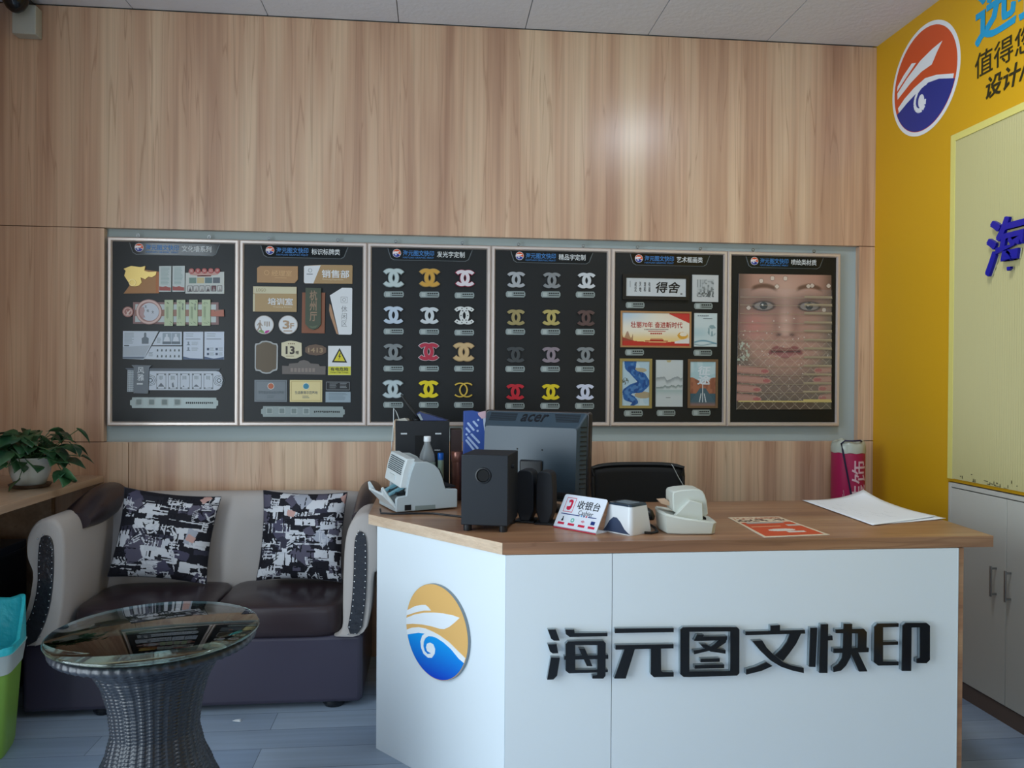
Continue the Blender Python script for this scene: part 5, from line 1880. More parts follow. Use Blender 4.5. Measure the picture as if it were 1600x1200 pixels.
for k in range(104):
    a = rnd.uniform(0, 2 * math.pi)
    el = rnd.uniform(-0.1, 1.25)
    ln = rnd.uniform(0.07, 0.165) * (1.0 if el < 1.0 else .85)
    d_ = Vector((math.cos(a) * math.cos(el) * 1.15, math.sin(a) * math.cos(el), math.sin(el) * .95))
    p0 = Vector((rnd.uniform(-.05, .05), rnd.uniform(-.05, .05), 0.112))
    p1 = p0 + d_ * ln
    if p1.y > 0.34:
        continue
    p1.x = max(p1.x, -0.285)
    stm.tube([tuple(p0), tuple((p0 + p1) / 2 + Vector((0, 0, .015))), tuple(p1)], 0.0017, 5)
    leaf(p1, (d_.x, d_.y, rnd.uniform(-.7, .25)), rnd.uniform(.045, .075), rnd.uniform(.1, .4), rnd.uniform(-.5, .5))
# trailing strands
for path, n_l in (([(-.06, -.05, .115), (-.10, -.10, .14), (-.145, -.14, .08), (-.16, -.16, .03)], 5),
                  ([(.06, -.03, .115), (.11, -.05, .13), (.155, -.07, .07), (.165, -.08, .05)], 3),
                  ([(-.01, -.06, .115), (0, -.09, .13), (.02, -.105, .08), (.01, -.11, .04)], 2)):
    stm.tube(path, 0.0018, 5)
    for j in range(n_l):
        t = (j + 1) / n_l * (len(path) - 1)
        i = min(int(t), len(path) - 2)
        p = Vector(path[i]).lerp(Vector(path[i + 1]), t - i)
        leaf(p, (rnd.uniform(-.6, .6), -.5, -.3), .055, .2, rnd.uniform(-.6, .6))
leaf((.165, -.08, .055), (.7, -.3, -.1), .075, .1, 1.0)
stm.build('stems', mat('plant_stem', '#3f5f3a', 0.5), pl, smooth=True)
lfo = lf.build('foliage', M_leaf, pl, smooth=True, ang=80)
md = lfo.modifiers.new('thick', 'SOLIDIFY')
md.thickness = 0.0008

# bin
bn = thing('waste_bin', 'green plastic waste bin with pale rim and cyan bag before the sofa arm', 'waste bin', (-1.575, 2.90, 0), R(12))
def rr_ring(w_, d_, z, r=0.3, n=48, dz=None):
    pts = []
    for i in range(n):
        a = 2 * math.pi * i / n
        c_, s_ = math.cos(a), math.sin(a)
        X_ = math.copysign(abs(c_) ** r, c_) * w_
        Y_ = math.copysign(abs(s_) ** r, s_) * d_
        pts.append((X_, Y_, z + (dz(X_, Y_) if dz else 0)))
    return pts
M_green = mat('lime_green_plastic', '#86b24a', 0.4)
M_rim = mat('translucent_white_rim', '#c9d3cf', 0.4)
M_bag = mat('cyan_plastic_bag', '#3fd0dc', 0.3)
add_bump(M_bag, 22, 0.8, 0.01, 3)
MB().loft([rr_ring(.095, .085, 0.0), rr_ring(.100, .090, .02), rr_ring(.118, .105, .30), rr_ring(.112, .100, .30), rr_ring(.094, .084, .02)]).build('bin_body', M_green, bn, smooth=True, ang=50)
MB().loft([rr_ring(.121, .108, .296), rr_ring(.130, .116, .36), rr_ring(.133, .119, .365), rr_ring(.122, .109, .362), rr_ring(.112, .100, .30)], cap=False).build('bin_rim', M_rim, bn, smooth=True, ang=50)
bagdz = lambda x_, y_: (0.13 if y_ > 0 else 0.0) * sorted((0, (y_ / .11 + .2), 1))[1] + 0.006 * math.sin(x_ * 70)
MB().loft([rr_ring(.126, .112, .340), rr_ring(.130, .116, .372), rr_ring(.128, .114, .385, dz=bagdz), rr_ring(.118, .103, .38, dz=bagdz), rr_ring(.105, .09, .30), rr_ring(.08, .07, .18)], cap=True).build('bin_bag', M_bag, bn, smooth=True, ang=60)

# scrap of paper on the floor
sp_ = MB()
rnd = random.Random(2)
pts = [(0, 0), (.012, -.004), (.028, .002), (.03, .012), (.016, .01), (.004, .014)]
sp_.loft([[(p[0], p[1], .0005 + .006 * rnd.random()) for p in pts], [(p[0] * .9, p[1], .002 + .010 * rnd.random()) for p in pts]])
o = sp_.build('paper_scrap', M_white_prt)
o.location = (-0.755, 3.075, 0.0)
tag(o, 'tiny white scrap of paper on the floor in front of the sofa', 'litter')

# emergency lamp / dome camera high at the left
dm = thing('dome_camera', 'black dome camera under a beige junction box, high in the top left corner', 'camera', (-1.815, D - 0.002, 2.83))
MB().box(-0.048, 0.052, -0.06, 0.0, 0.0, 0.13).build('junction_box', mat('beige_plastic', '#b9bdb4', 0.5), dm, bevel=0.004)
MB().lathe([(0.050, 0.0), (0.052, -0.02), (0.047, -0.04), (0.034, -0.062), (0.016, -0.076), (0.003, -0.08)][::1], (0.0, -0.125, 0.142), 32).build('dome', M_black_acr, dm, smooth=True, ang=70)
MB().lathe([(0.056, 0.0), (0.056, 0.02)], (0.0, -0.125, 0.140), 32).build('dome_collar', mat('dark_collar', '#23282a', 0.4), dm)
MB().box(-0.025, 0.025, -0.12, 0.0, 0.1305, 0.155).build('camera_bracket', mat('dark_collar', '#23282a', 0.4), dm)
# ------------------------------------------------------------------ things on the reception desk
Z = DT + 0.0004
M_blk = mat('black_plastic', '#15181c', 0.42)
M_blk2 = mat('charcoal_plastic', '#151b23', 0.6)
M_grey = mat('light_grey_plastic', '#aeb9bd', 0.42)
M_offw = mat('offwhite_plastic', '#d3dbdc', 0.4)
M_beige = mat('warm_white_plastic', '#c9cdc4', 0.42)
M_void = mat('dark_void', '#07080a', 0.8)

# banknote counter
mc = thing('banknote_counter', 'light grey banknote counting machine on the left end of the desk', 'counting machine', (-0.132, 2.866, Z), R(20))
Sh = Matrix.Identity(4)
Sh[2][1] = 0.07
prof = [(0.0, 0.003), (0.0, .050), (.008, .058), (.039, .061), (.044, .098), (.054, .140), (.071, .183), (.120, .181), (.148, .168), (.165, .150), (.178, .122), (.190, .078), (.238, .074), (.238, .006)]
def sheared(mb_):
    mb_.v = [(p[0], p[1], p[2] + (0.07 * p[1] if p[2] > .07 else 0)) for p in mb_.v]
    return mb_
sheared(MB().prism(prof, 0.0, 0.018)).build('side_cover', M_grey, mc, bevel=0.003, seg=3)
sheared(MB().prism(prof, 0.202, 0.220)).build('side_cover', M_grey, mc, bevel=0.003, seg=3)
core = [(.05, 0.006), (.05, .10), (.062, .14), (.078, .179), (.118, .176), (.145, .163), (.162, .145), (.174, .118), (.184, .078), (.236, .070), (.236, .006)]
sheared(MB().prism(core, 0.018, 0.202)).build('body', M_grey, mc, bevel=0.002)
MB().prism([(0.0, .004), (0.0, .02), (.05, .05), (.05, .004)], 0.018, 0.202).build('base_tray', M_grey, mc)
cov = [(.018, .088), (.046, .086), (.060, .140), (.076, .192), (.044, .192), (.030, .150)]
fc = sheared(MB().prism(cov, 0.012, 0.208)).build('front_cover', M_offw, mc, bevel=0.003, seg=3)
sl = MB()
for k in range(8):
    t = .44 + .065 * k
    z_ = .088 + (.192 - .088) * t
    x_ = .018 + .012 * (z_ - .088) / .062 if z_ < .15 else .030 + .014 * (z_ - .15) / .042
    sl.box(x_ - .0018, x_ + .006, .03, .19, z_ - .0018, z_ + .0018)
sheared(sl).build('vent_slots', mat('slot_grey', '#4a565c', 0.6), fc)
q = MB()
q.box(.0195, .03, .085, .15, .102, .120)
sheared(q).build('cover_badge', M_offw, fc)
MB().box(.012, .05, .03, .19, .060, .070).build('note_roller', M_blk, mc)
MB().prism([(-.012, .055), (-.006, .064), (.045, .090), (.046, .080)], .05, .075).build('guide_finger', mat('pale_cyan_plastic', '#7fb4c4', 0.35), mc)
MB().prism([(-.012, .055), (-.006, .064), (.045, .090), (.046, .080)], .13, .155).build('guide_finger', mat('pale_cyan_plastic', '#7fb4c4', 0.35), mc)
q = MB()
q.prism([(-.045, .064), (-.040, .070), (.006, .022), (.004, .012)], .022, .198)
q.prism([(-.046, .064), (-.050, .092), (-.042, .094), (-.020, .060), (.006, .024), (.004, .012)], .018, .024)
q.prism([(-.046, .064), (-.050, .092), (-.042, .094), (-.020, .060), (.006, .024), (.004, .012)], .196, .202)
q.build('note_tray', M_offw, mc, bevel=0.001)
MB().tube([(-.046, .02, .094), (-.020, .012, .05), (.0, .010, .02)], .0022, 6).build('tray_wire', M_offw, mc, smooth=True)
q = MB().box(.032, .056, -.0015, .002, .008, .028)
q.build('power_switch', M_blk, mc)
MB().box(.072, .150, -.0008, .002, .006, .022).build('label_recess', mat('recess_grey', '#7c8886', 0.5), mc)
MB().prism([(.192, .078), (.182, .122), (.172, .148), (.178, .150), (.192, .118), (.200, .085), (.24, .085), (.24, .078)], .03, .19).build('output_guard', M_blk2, mc)
cbm = MB().tube([(-.190, 2.885, Z + .012), (-.185, 2.850, Z + .004), (-.140, 2.835, Z + .004), (-.06, 2.84, Z + .004), (.0, 2.835, Z + .004), (.06, 2.79, Z + .004), (.12, 2.745, Z + .004), (.16, 2.73, Z + .004)], .0036, 8).build('power_cable', M_blk, None, smooth=True)
tag(cbm, 'black power cable running from the banknote counter to the speaker', 'cable')

# subwoofer
sw = thing('subwoofer', 'black box subwoofer with a round port, standing on small feet near the desk corner', 'speaker', (0.090, 2.522, Z), R(-15.6))
MB().box(0.0, .153, 0.0, .190, .020, .246).build('cabinet', M_blk2, sw, bevel=0.003, seg=3)
for x_, y_ in ((.018, .018), (.135, .018), (.018, .17), (.135, .17)):
    MB().lathe([(0.013, 0.0), (0.014, .021)], (x_, y_, 0), 18).build('foot', M_blk, sw)
pr_ = MB()
pr_.lathe([(.0185, -.02), (.0185, .0), (.0215, .004), (.0255, .003), (.0265, -.001)], (.072, 0.0, .180), 32, axis='y', cap=False)
pr_.build('port_ring', M_blk, sw, smooth=True)
MB().disc(.072, .180, .0185, -.0006, .0, 28).build('port_hole', M_void, sw)
MB().lathe([(.007, 0), (.007, .010)], (.153, .06, .205), 16, axis='x').build('volume_knob', M_blk, sw)
# satellites
for (x_, y_, w_, lab) in ((0.312, 2.655, .062, 'small black satellite speaker between the subwoofer and its twin'), (0.372, 2.610, .058, 'small black satellite speaker with a rounded top, nearest the cashier sign')):
    s_ = thing('satellite_speaker', lab, 'speaker', (x_, y_, Z), R(-20))
    pr = smooth_profile([(-.5 * w_, .004), (-.5 * w_, .165), (-.3 * w_, .178), (.3 * w_, .178), (.5 * w_, .16), (.5 * w_, .004)], 1)
    MB().prism(pr, 0.0, .075).build('cabinet', M_blk2, s_, bevel=0.004, seg=3)
    MB().box(-.55 * w_, .55 * w_, -.006, .08, 0, .006).build('base_plate', M_blk, s_, bevel=0.001)

# monitor seen from behind
mo = thing('monitor', 'dark blue-grey computer monitor seen from behind, tilted away on its stand', 'monitor', (0.382, 2.915, Z), R(-30))
TM = Matrix.Translation((-.008, 0, -0.024)) @ Matrix.Rotation(R(-3), 4, 'X')
def rect_ring(x0, x1, z0, z1, y, r=.012):
    pts = []
    for cx_, cz_, a0 in ((x1 - r, z1 - r, 0), (x0 + r, z1 - r, 90), (x0 + r, z0 + r, 180), (x1 - r, z0 + r, 270)):
        for k in range(5):
            a = R(a0 + 22.5 * k)
            pts.append((cx_ + r * math.cos(a), y, cz_ + r * math.sin(a)))
    return pts
M_shell = mat('slate_blue_plastic', '#344450', 0.34)
M_bez = mat('dark_brown_bezel', '#1f1c20', 0.35)
b_ = MB(TM).loft([rect_ring(-.212, .212, .062, .392, .036), rect_ring(-.214, .214, .060, .394, .030), rect_ring(-.214, .214, .060, .394, .006), rect_ring(-.209, .209, .064, .390, .0)]).build('bezel', M_bez, mo, smooth=True, ang=35)
MB(TM).box(-.195, .195, .036, .0375, .08, .375).build('screen', mat('screen_glass', '#08090b', 0.1), mo)
sh = MB(TM).loft([rect_ring(-.205, .205, .067, .388, .0), rect_ring(-.205, .205, .067, .388, -.004), rect_ring(-.194, .190, .085, .345, -.040), rect_ring(-.188, .182, .10, .333, -.052)]).build('rear_shell', M_shell, mo, smooth=True, ang=25)
th = math.atan2(.036, .043)
TC = TM @ Matrix.Translation((0, -.004, .388)) @ Matrix.Rotation(-th, 4, 'X')
lettering('logo_lettering', 'acer', mat('logo_dark', '#10131a', 0.3), (-.050, -.046, .058, -.010), sh, y=-.0008, depth=.0008, bold=0.02, shear=0.25, T=TC)
for xa, xb in ((-.182, -.070), (.080, .182)):
    sl = MB(TC)
    for k in range(8):
        z_ = -.008 - .005 * k
        sl.box(xa + (.002 * k if xa > 0 else 0), xb, -.0006, .001, z_ - .0012, z_ + .0012)
    sl.build('vent_slots', mat('vent_dark', '#11151a', 0.6), sh)
TR_ = TM
sl = MB(TM)
for k in range(14):
    z_ = .115 + .017 * k
    sl.add([(.2035, -.0055, z_), (.1925, -.0385, z_), (.1925, -.0385, z_ + .003), (.2035, -.0055, z_ + .003),
            (.2050, -.0060, z_), (.1940, -.0395, z_), (.1940, -.0395, z_ + .003), (.2050, -.0060, z_ + .003)],
           [(0, 1, 2, 3), (7, 6, 5, 4), (0, 4, 5, 1), (1, 5, 6, 2), (2, 6, 7, 3), (3, 7, 4, 0)])
sl.build('side_vents', mat('vent_dark', '#11151a', 0.6), sh)
q = MB(TM)
for x_ in (-.05, .05):
    q.disc(x_, .25, .003, -.0530, -.0515, 10)
q.build('screw_holes', M_void, sh)
MB().box(-.045, .045, -.052, -.02, .006, .19).build('stand_neck', M_blk, mo, bevel=0.006)
MB().lathe([(.105, 0), (.108, .004), (.098, .011), (.05, .014)], (0, 0.02, 0), 48).build('stand_base', M_blk, mo, smooth=True, ang=50)

# black cabinet box behind
bb = thing('black_box', 'tall black box with two small silver marks, behind the banknote counter', 'box', (-0.045, 3.34, Z))
MB().box(-.110, .112, -.07, .07, 0, .312).build('case', M_blk, bb, bevel=0.002)
MB().box(-.118, -.1105, -.07, .07, 0, .312).build('side_board', M_edge_wood, bb)
for x_ in (-.075, .066):
    MB().box(x_ - .013, x_ + .013, -.0745, -.070, .256, .263).build('silver_mark', mat('silver_mark', '#c0c4c4', 0.25, 0.6), bb, bevel=0.001)
MB().box(.05, .075, -.072, -.070, .190, .193).build('silver_mark', mat('silver_mark', '#c0c4c4', 0.25, 0.6), bb)
MB().box(-.030, .012, -.0712, -.0702, .16, .252).build('dark_opening', M_void, bb)
br_ = MB().box(-.024, .024, -.06, .06, 0, .275).build('brown_box', mat('dark_brown_card', '#3a2a28', 0.5), None, bevel=0.002)
br_.location = (0.096, 3.34, Z)
tag(br_, 'narrow dark brown box between the tall black box and the blue bag', 'box')
ZB = Z + .3125
fd = thing('blue_folder', 'blue folder lying propped on top of the tall black box', 'folder', (0.0, 3.34, ZB))
MB().prism([(-.050, 0.0), (.062, 0.0), (-.056, .037), (-.070, .028)], -.06, .05).build('folder_cover', mat('folder_blue', '#33406e', 0.35), fd, bevel=0.001)
MB().prism([(-.052, .002), (-.042, .003), (-.055, .030), (-.066, .026)], -.0615, -.0605).build('folder_edge', mat('folder_edge_grey', '#8e9aa0', 0.5), fd)
st_ = thing('black_stand', 'slanted black arm with a small foot on top of the tall black box', 'stand', (-0.088, 3.33, ZB))
MB().tube([(.028, 0, .006), (-.01, 0, .055), (-.048, 0, .108)], [.007, .006, .004], 8).build('arm', M_blk, st_, smooth=True)
MB().lathe([(.024, 0), (.022, .006), (.008, .014)], (.020, 0, 0), 20).build('foot', M_blk, st_, smooth=True)
sc2 = MB()
sc2.loft([[(-.03, -.02, .0), (.018, -.03, .0), (.024, .02, .0), (-.024, .024, .0)], [(-.026, -.016, .006), (.004, -.024, .012), (.02, .012, .008), (-.018, .02, .004)]])
o = sc2.build('crumpled_paper', mat('greyish_paper', '#a9a79e', 0.7), None)
o.location = (-0.122, 3.30, ZB)
tag(o, 'small crumpled greyish paper on the left of the tall black box top', 'paper')
o = MB().tube([(-.160, 3.262, Z + .002), (-.172, 3.262, Z + .10), (-.170, 3.262, Z + .22), (-.163, 3.262, Z + .30), (-.1625, 3.262, Z + .365), (-.152, 3.268, Z + .35), (-.14, 3.28, ZB + .003)], .0016, 6).build('white_cable', M_offw, None, smooth=True)
tag(o, 'thin white cable hanging down the left edge of the tall black box', 'cable')

# blue bag
bg = thing('blue_bag', 'blue bag with pale slanting capsule shapes, upright behind the monitor', 'bag', (0.165, 3.13, Z))
M_bluebag = mat('royal_blue_print', '#2f4d96', 0.4)
MB().prism([(-.048, 0), (.058, 0), (.062, .18), (.050, .33), (.036, .352), (-.010, .362), (-.046, .360)], -.02, .02).build('bag_body', M_bluebag, bg, bevel=0.003)
MB().prism([(.030, .345), (.034, .30), (.048, .22), (.052, .15), (.064, .12), (.064, .33), (.040, .36)], -.0215, -.0203).build('white_side', mat('bag_white', '#b9c4d4', 0.4), bg)
MB().prism([(.010, .354), (.040, .362), (.046, .335), (.026, .330), (.012, .345)], -.0228, -.0218).build('pink_tab', mat('bag_pink', '#c9a9b4', 0.4), bg)
cp = MB()
for (x0, z0, x1, z1) in ((-.028, .312, -.006, .286), (-.006, .318, .008, .302), (-.034, .292, -.022, .278), (-.014, .268, .016, .236), (-.028, .256, .010, .214), (-.034, .244, -.004, .206), (.020, .190, .034, .178), (.0, .20, .006, .19)):
    d_ = Vector((x1 - x0, 0, z1 - z0)).normalized()
    n_ = Vector((-d_.z, 0, d_.x)) * .0042
    pts = []
    a0 = math.atan2(n_.z, n_.x)
    for k in range(7):
        a = a0 + math.pi * k / 6
        pts.append((x0 + .0042 * math.cos(a), z0 + .0042 * math.sin(a)))
    for k in range(7):
        a = a0 + math.pi + math.pi * k / 6
        pts.append((x1 + .0042 * math.cos(a), z1 + .0042 * math.sin(a)))
    cp.prism(pts, -.0212, -.0202)
for x_, z_ in ((.012, .325), (.010, .282), (-.034, .268)):
    cp.disc(x_, z_, .0045, -.0212, -.0202, 14)
cp.build('capsule_print', mat('pale_blue_print', '#a8bce0', 0.4), bg)

# water bottle, tube, tumbler
M_pet = mat('clear_plastic', '#e6f2f6', 0.05, trans=0.7, ior=1.33)
bo = thing('water_bottle', 'clear plastic water bottle with a white cap, behind the banknote counter', 'bottle', (-0.024, 3.205, Z))
MB().lathe([(.028, 0.0), (.032, .004), (.033, .06), (.0305, .065), (.033, .07), (.033, .155), (.030, .180), (.020, .205), (.0135, .222), (.0125, .236), (.0125, .240)], (0, 0, 0), 36).build('bottle_body', M_pet, bo, smooth=True, ang=60)
MB().lathe([(.0140, .232), (.0145, .234), (.0145, .252), (.013, .254)], (0, 0, 0), 30).build('bottle_cap', M_white_prt, bo, smooth=True, ang=40)
MB().lathe([(.0334, .085), (.0334, .150)], (0, 0, 0), 36, cap=False).build('bottle_label', mat('bottle_label', '#9fb8b4', 0.4), bo, smooth=True)
tu = thing('glue_tube', 'slim tube with a bright blue cap, right of the water bottle', 'tube', (0.031, 3.205, Z))
MB().lathe([(.012, 0), (.0125, .003), (.0125, .158)], (0, 0, 0), 24).build('tube_body', mat('pale_green_tube', '#9fb4a0', 0.4), tu, smooth=True, ang=40)
MB().lathe([(.0128, .158), (.0128, .183), (.011, .186)], (0, 0, 0), 24).build('tube_cap', mat('bright_blue_cap', '#1465c8', 0.3), tu, smooth=True, ang=40)
tm = thing('tumbler', 'dark copper-brown drinking tumbler with a lid, left of the blue bag', 'tumbler', (0.100, 3.17, Z))
M_cop = mat('copper_brown', '#7d5348', 0.25, 0.5)
MB().lathe([(.022, 0), (.024, .004), (.026, .155)], (0, 0, 0), 36).build('cup_body', M_cop, tm, smooth=True, ang=40)
MB().lathe([(.028, .155), (.029, .158), (.029, .192), (.0265, .196)], (0, 0, 0), 36).build('cup_lid', M_cop, tm, smooth=True, ang=40)

# cashier sign
sg = thing('cashier_sign', 'small white leaning cashier sign with red hand icon and four payment icons', 'sign', (0.400, 2.574, Z), R(-50))
TG = Matrix.Translation((0, 0, .0035)) @ Matrix.Rotation(R(-32), 4, 'X')
SWd, SHt = .178, .116
def g_(u, v):
    return (u * SWd, (1 - v) * SHt)
pts = []
for cx_, cz_, a0 in ((SWd - .008, SHt - .008, 0), (.008, SHt - .008, 90)):
    for k in range(5):
        pts.append((cx_ + .008 * math.cos(R(a0 + 22.5 * k)), cz_ + .008 * math.sin(R(a0 + 22.5 * k))))
pts += [(0, 0), (SWd, 0)]
M_sign = mat('sign_white_acrylic', '#dfe5ee', 0.2)
plt = MB(TG).prism(pts, -.003, 0).build('sign_plate', M_sign, sg)
M_sred = mat('sign_red', '#cc2848', 0.35)
M_sblk = mat('sign_ink', '#22262c', 0.4)
M_sblue = mat('sign_blue', '#1c3478', 0.35)
def grect(mb_, u0, v0, u1, v1, y0=-.0036, y1=-.003):
    mb_.box(u0 * SWd, u1 * SWd, y0, y1, (1 - v1) * SHt, (1 - v0) * SHt)
    return mb_
q = MB(TG)
for a in ((.09, .09, .31, .105), (.09, .52, .31, .535), (.09, .09, .098, .535), (.302, .09, .31, .535)):
    grect(q, *a)
q.build('icon_border', M_sred, plt)
q = MB(TG)
q.prism([g_(*p) for p in ((.15, .20), (.18, .15), (.23, .15), (.26, .20), (.26, .38), (.24, .46), (.19, .48), (.15, .44), (.145, .36), (.18, .38), (.22, .36), (.22, .24), (.19, .22), (.18, .26))], -.0038, -.003)
q.prism([g_(*p) for p in ((.165, .37), (.24, .34), (.255, .40), (.22, .46), (.18, .46))], -.0039, -.003)
q.build('hand_icon', M_sred, plt)
lettering('sign_characters', '收银台', M_sblk, (g_(.38, 0)[0], g_(0, .40)[1], g_(.90, 0)[0], g_(0, .14)[1]), plt, y=-.0037, depth=.0006, bold=0.008, T=TG)
lettering('sign_word', 'Cashier', M_sblk, (g_(.46, 0)[0], g_(0, .57)[1], g_(.80, 0)[0], g_(0, .43)[1]), plt, y=-.0037, depth=.0006, T=TG)
q = MB(TG)
grect(q, .07, .585, .51, .61)
grect(q, .71, .585, .90, .61)
q.build('blue_rule', M_sblue, plt)
for u, m_ in ((.54, pm('#5aa0d0')), (.60, M_sblue), (.655, M_sred)):
    grect(MB(TG), u, .575, u + .03, .62).build('colour_dot', m_, plt)
for k, (u, m_) in enumerate(((.15, M_sblk), (.39, pm('#58b09c')), (.63, M_sred), (.86, M_sblue))):
    x_, z_ = g_(u, .76)
    q = MB(TG)
    if k == 0:
        q.disc(x_ + .001, z_ + .007, .0024, -.0036, -.003, 10)
        q.prism([(x_ - .004, z_ - .006), (x_, z_ + .005), (x_ + .003, z_ + .005), (x_ + .005, z_ - .006)], -.0036, -.003)
    elif k == 1:
        q.ring(x_, z_, .004, .0075, -.0036, -.003, 16)
    elif k == 2:
        for r_ in (.0025, .0055, .0085):
            n_ = 8
            pp = [(x_ + r_ * math.cos(R(30 + 120 * i / n_)), z_ - .004 + r_ * math.sin(R(30 + 120 * i / n_))) for i in range(n_ + 1)]
            pq = [(x_ + (r_ - .0014) * math.cos(R(150 - 120 * i / n_)), z_ - .004 + (r_ - .0014) * math.sin(R(150 - 120 * i / n_))) for i in range(n_ + 1)]
            q.prism(pp + pq, -.0036, -.003)
    else:
        q.box(x_ - .008, x_ + .008, -.0036, -.003, z_ - .005, z_ + .007)
    q.build('payment_icon', m_, plt)
    grect(MB(TG), u - .075, .855, u + .075, .92).build('red_caption', M_sred, plt)
MB().box(.0, SWd, -.003, .055, 0, .003).build('sign_foot', M_sign, sg)
MB().box(.0, SWd, -.0042, -.003, 0, .003).build('red_edge', M_sred, sg)

# code scanner
qs = thing('payment_scanner', 'white tapered payment scanner with a dark glass top and blue arch', 'scanner', (0.617, 2.400, Z), R(37))
def rrp(x0, x1, y0, y1, z, r):
    pts = []
    for cx_, cy_, a0 in ((x1 - r, y1 - r, 0), (x0 + r, y1 - r, 90), (x0 + r, y0 + r, 180), (x1 - r, y0 + r, 270)):
        for k in range(6):
            a = R(a0 + 18 * k)
            pts.append((cx_ + r * math.cos(a), cy_ + r * math.sin(a), z))
    return pts
M_sw = mat('glossy_white_plastic', '#dfe3e6', 0.25)
MB().loft([rrp(0, .108, 0, .118, 0, .014), rrp(-.001, .109, -.001, .119, .006, .014), rrp(.009, .096, .008, .107, .088, .012)]).build('housing', M_sw, qs, smooth=True, ang=40)
MB().loft([rrp(.009, .096, .008, .107, .0885, .012), rrp(.011, .094, .010, .105, .0945, .012)]).build('glass_top', mat('scanner_glass', '#2c3a48', 0.12), qs, smooth=True, ang=40)
MB().loft([rrp(.028, .078, .026, .088, .0950, .008), rrp(.028, .078, .026, .088, .0956, .008)]).build('scan_window', mat('scan_window', '#7d8d99', 0.1), qs)
arch = [(.006, .004), (.114, .004), (.102, .018), (.090, .038), (.076, .050), (.062, .050), (.046, .038), (.028, .018)]
q = MB()
n_ = len(arch)
def fx(z): return .0 + .0088 * max(z - .006, 0) / .082 - .0016
q.add([(fx(z_), y_, z_) for y_, z_ in arch] + [(fx(z_) + .003, y_, z_) for y_, z_ in arch], [tuple(range(n_)), tuple(range(2 * n_ - 1, n_ - 1, -1))] + [(i, (i + 1) % n_, (i + 1) % n_ + n_, i + n_) for i in range(n_)])
q.build('blue_arch', mat('navy_grey_panel', '#33415c', 0.3), qs)
o = MB().tube([(.668, 2.432, Z + .005), (.690, 2.430, Z + .004), (.715, 2.450, Z + .004), (.722, 2.50, Z + .006), (.700, 2.56, Z + .02), (.712, 2.60, Z + .012), (.690, 2.55, Z + .03), (.715, 2.52, Z + .035), (.705, 2.60, Z + .03), (.700, 2.70, Z + .004)], .0042, 8).build('scanner_cable', M_blk, None, smooth=True)
tag(o, 'black looped cable between the payment scanner and the off-white machine', 'cable')
wt = thing('card_reader', 'small light grey card reader partly hidden behind the payment scanner', 'card reader', (0.655, 2.55, Z), R(10))
MB().box(-.03, .03, 0, .06, 0, .055).build('reader_body', M_offw, wt, bevel=0.004)
ms = thing('computer_mouse', 'dark mouse standing behind the scanner cable', 'mouse', (0.745, 2.72, Z))
MB().loft([rrp(-.028, .028, -.05, .05, 0, .02), rrp(-.030, .030, -.052, .052, .012, .02), rrp(-.024, .024, -.044, .040, .030, .02), rrp(-.012, .012, -.03, .02, .038, .01)]).build('mouse_body', M_blk, ms, smooth=True, ang=60)

# off-white desktop machine (boat-shaped base, arched hood)
pt = thing('desktop_printer', 'off-white desktop machine with a boat-shaped base and arched hood', 'printer', (0.728, 2.418, Z), R(-4))
def boat(z, e, x0=0.0):
    return [(.012 - e + x0, -e + .012, z), (.06, -e, z), (.150 + e, -e, z), (.164 + e, .012, z), (.168 + e, .10, z), (.150 + e, .165, z), (.10, .20 + e, z), (.05, .20 + e, z), (.010 - e, .16, z), (.0 - e, .08, z)]
def tiltb(r, a, b2):
    return [(p[0], p[1], p[2] + (a if p[0] < .03 else (a * .55 if p[0] < .08 else 0))) for p in r]
MB().loft([boat(0, -.004), boat(.004, 0), tiltb(boat(.030, .004), .018, 0), tiltb(boat(.037, .006), .022, 0), tiltb(boat(.041, .002), .024, 0), tiltb(boat(.038, -.006), .024, 0)]).build('base', M_beige, pt, smooth=True, ang=32)
hood = smooth_profile([(.040, .050), (.034, .118), (.040, .134), (.120, .140), (.138, .128), (.148, .095), (.152, .045)], 1)
MB().prism(hood, .040, .140).build('hood', M_beige, pt, bevel=0.004, seg=3)
MB().prism([(.034, .052), (.086, .106), (.128, .096), (.130, .040), (.08, .040)], .022, .042).build('side_cheek', M_beige, pt, bevel=0.003, seg=3)
MB().prism([(.002, .094), (.030, .096), (.046, .080), (.042, .076), (.010, .084)], .090, .130).build('tan_slip', mat('tan_paper', '#caa98c', 0.5), pt)
MB().box(.130, .146, .045, .075, .0395, .046).build('feed_slot', M_void, pt)

# flyer
def flyer_img(X, Y):
    img = np.ones(X.shape + (3,)) * C('#d9c8ac')
    inn = (X > .05) * (X < .95) * (Y > .04) * (Y < .96)
    img = mixc(img, inn * (Y > .30), '#c9502c')
    img = mixc(img, inn * (Y < .12) * (noise2(X, Y, 4, 40) > .5), '#b0603c')
    img = mixc(img, inn * (Y > .13) * (Y < .26) * (noise2(X, Y, 9, 24) > .48), '#5c4038')
    img = mixc(img, (np.abs(Y - .33) < .035) * (X > .14) * (X < .80), '#a3a29c')
    img = mixc(img, (np.abs(Y - .48) < .04) * (X > .74) * (X < .95), '#bdb8ac')
    img = mixc(img, (np.abs(Y - .52) < .015) * (X > .1) * (X < .6), '#dcA078')
    img = mixc(img, ((X - .48) / .22) ** 2 + ((Y - .70) / .06) ** 2 < 1, '#d6d0c4')
    img = mixc(img, (np.abs(Y - .80) < .035) * (X > .5) * (X < .78), '#d6d0c4')
    return img


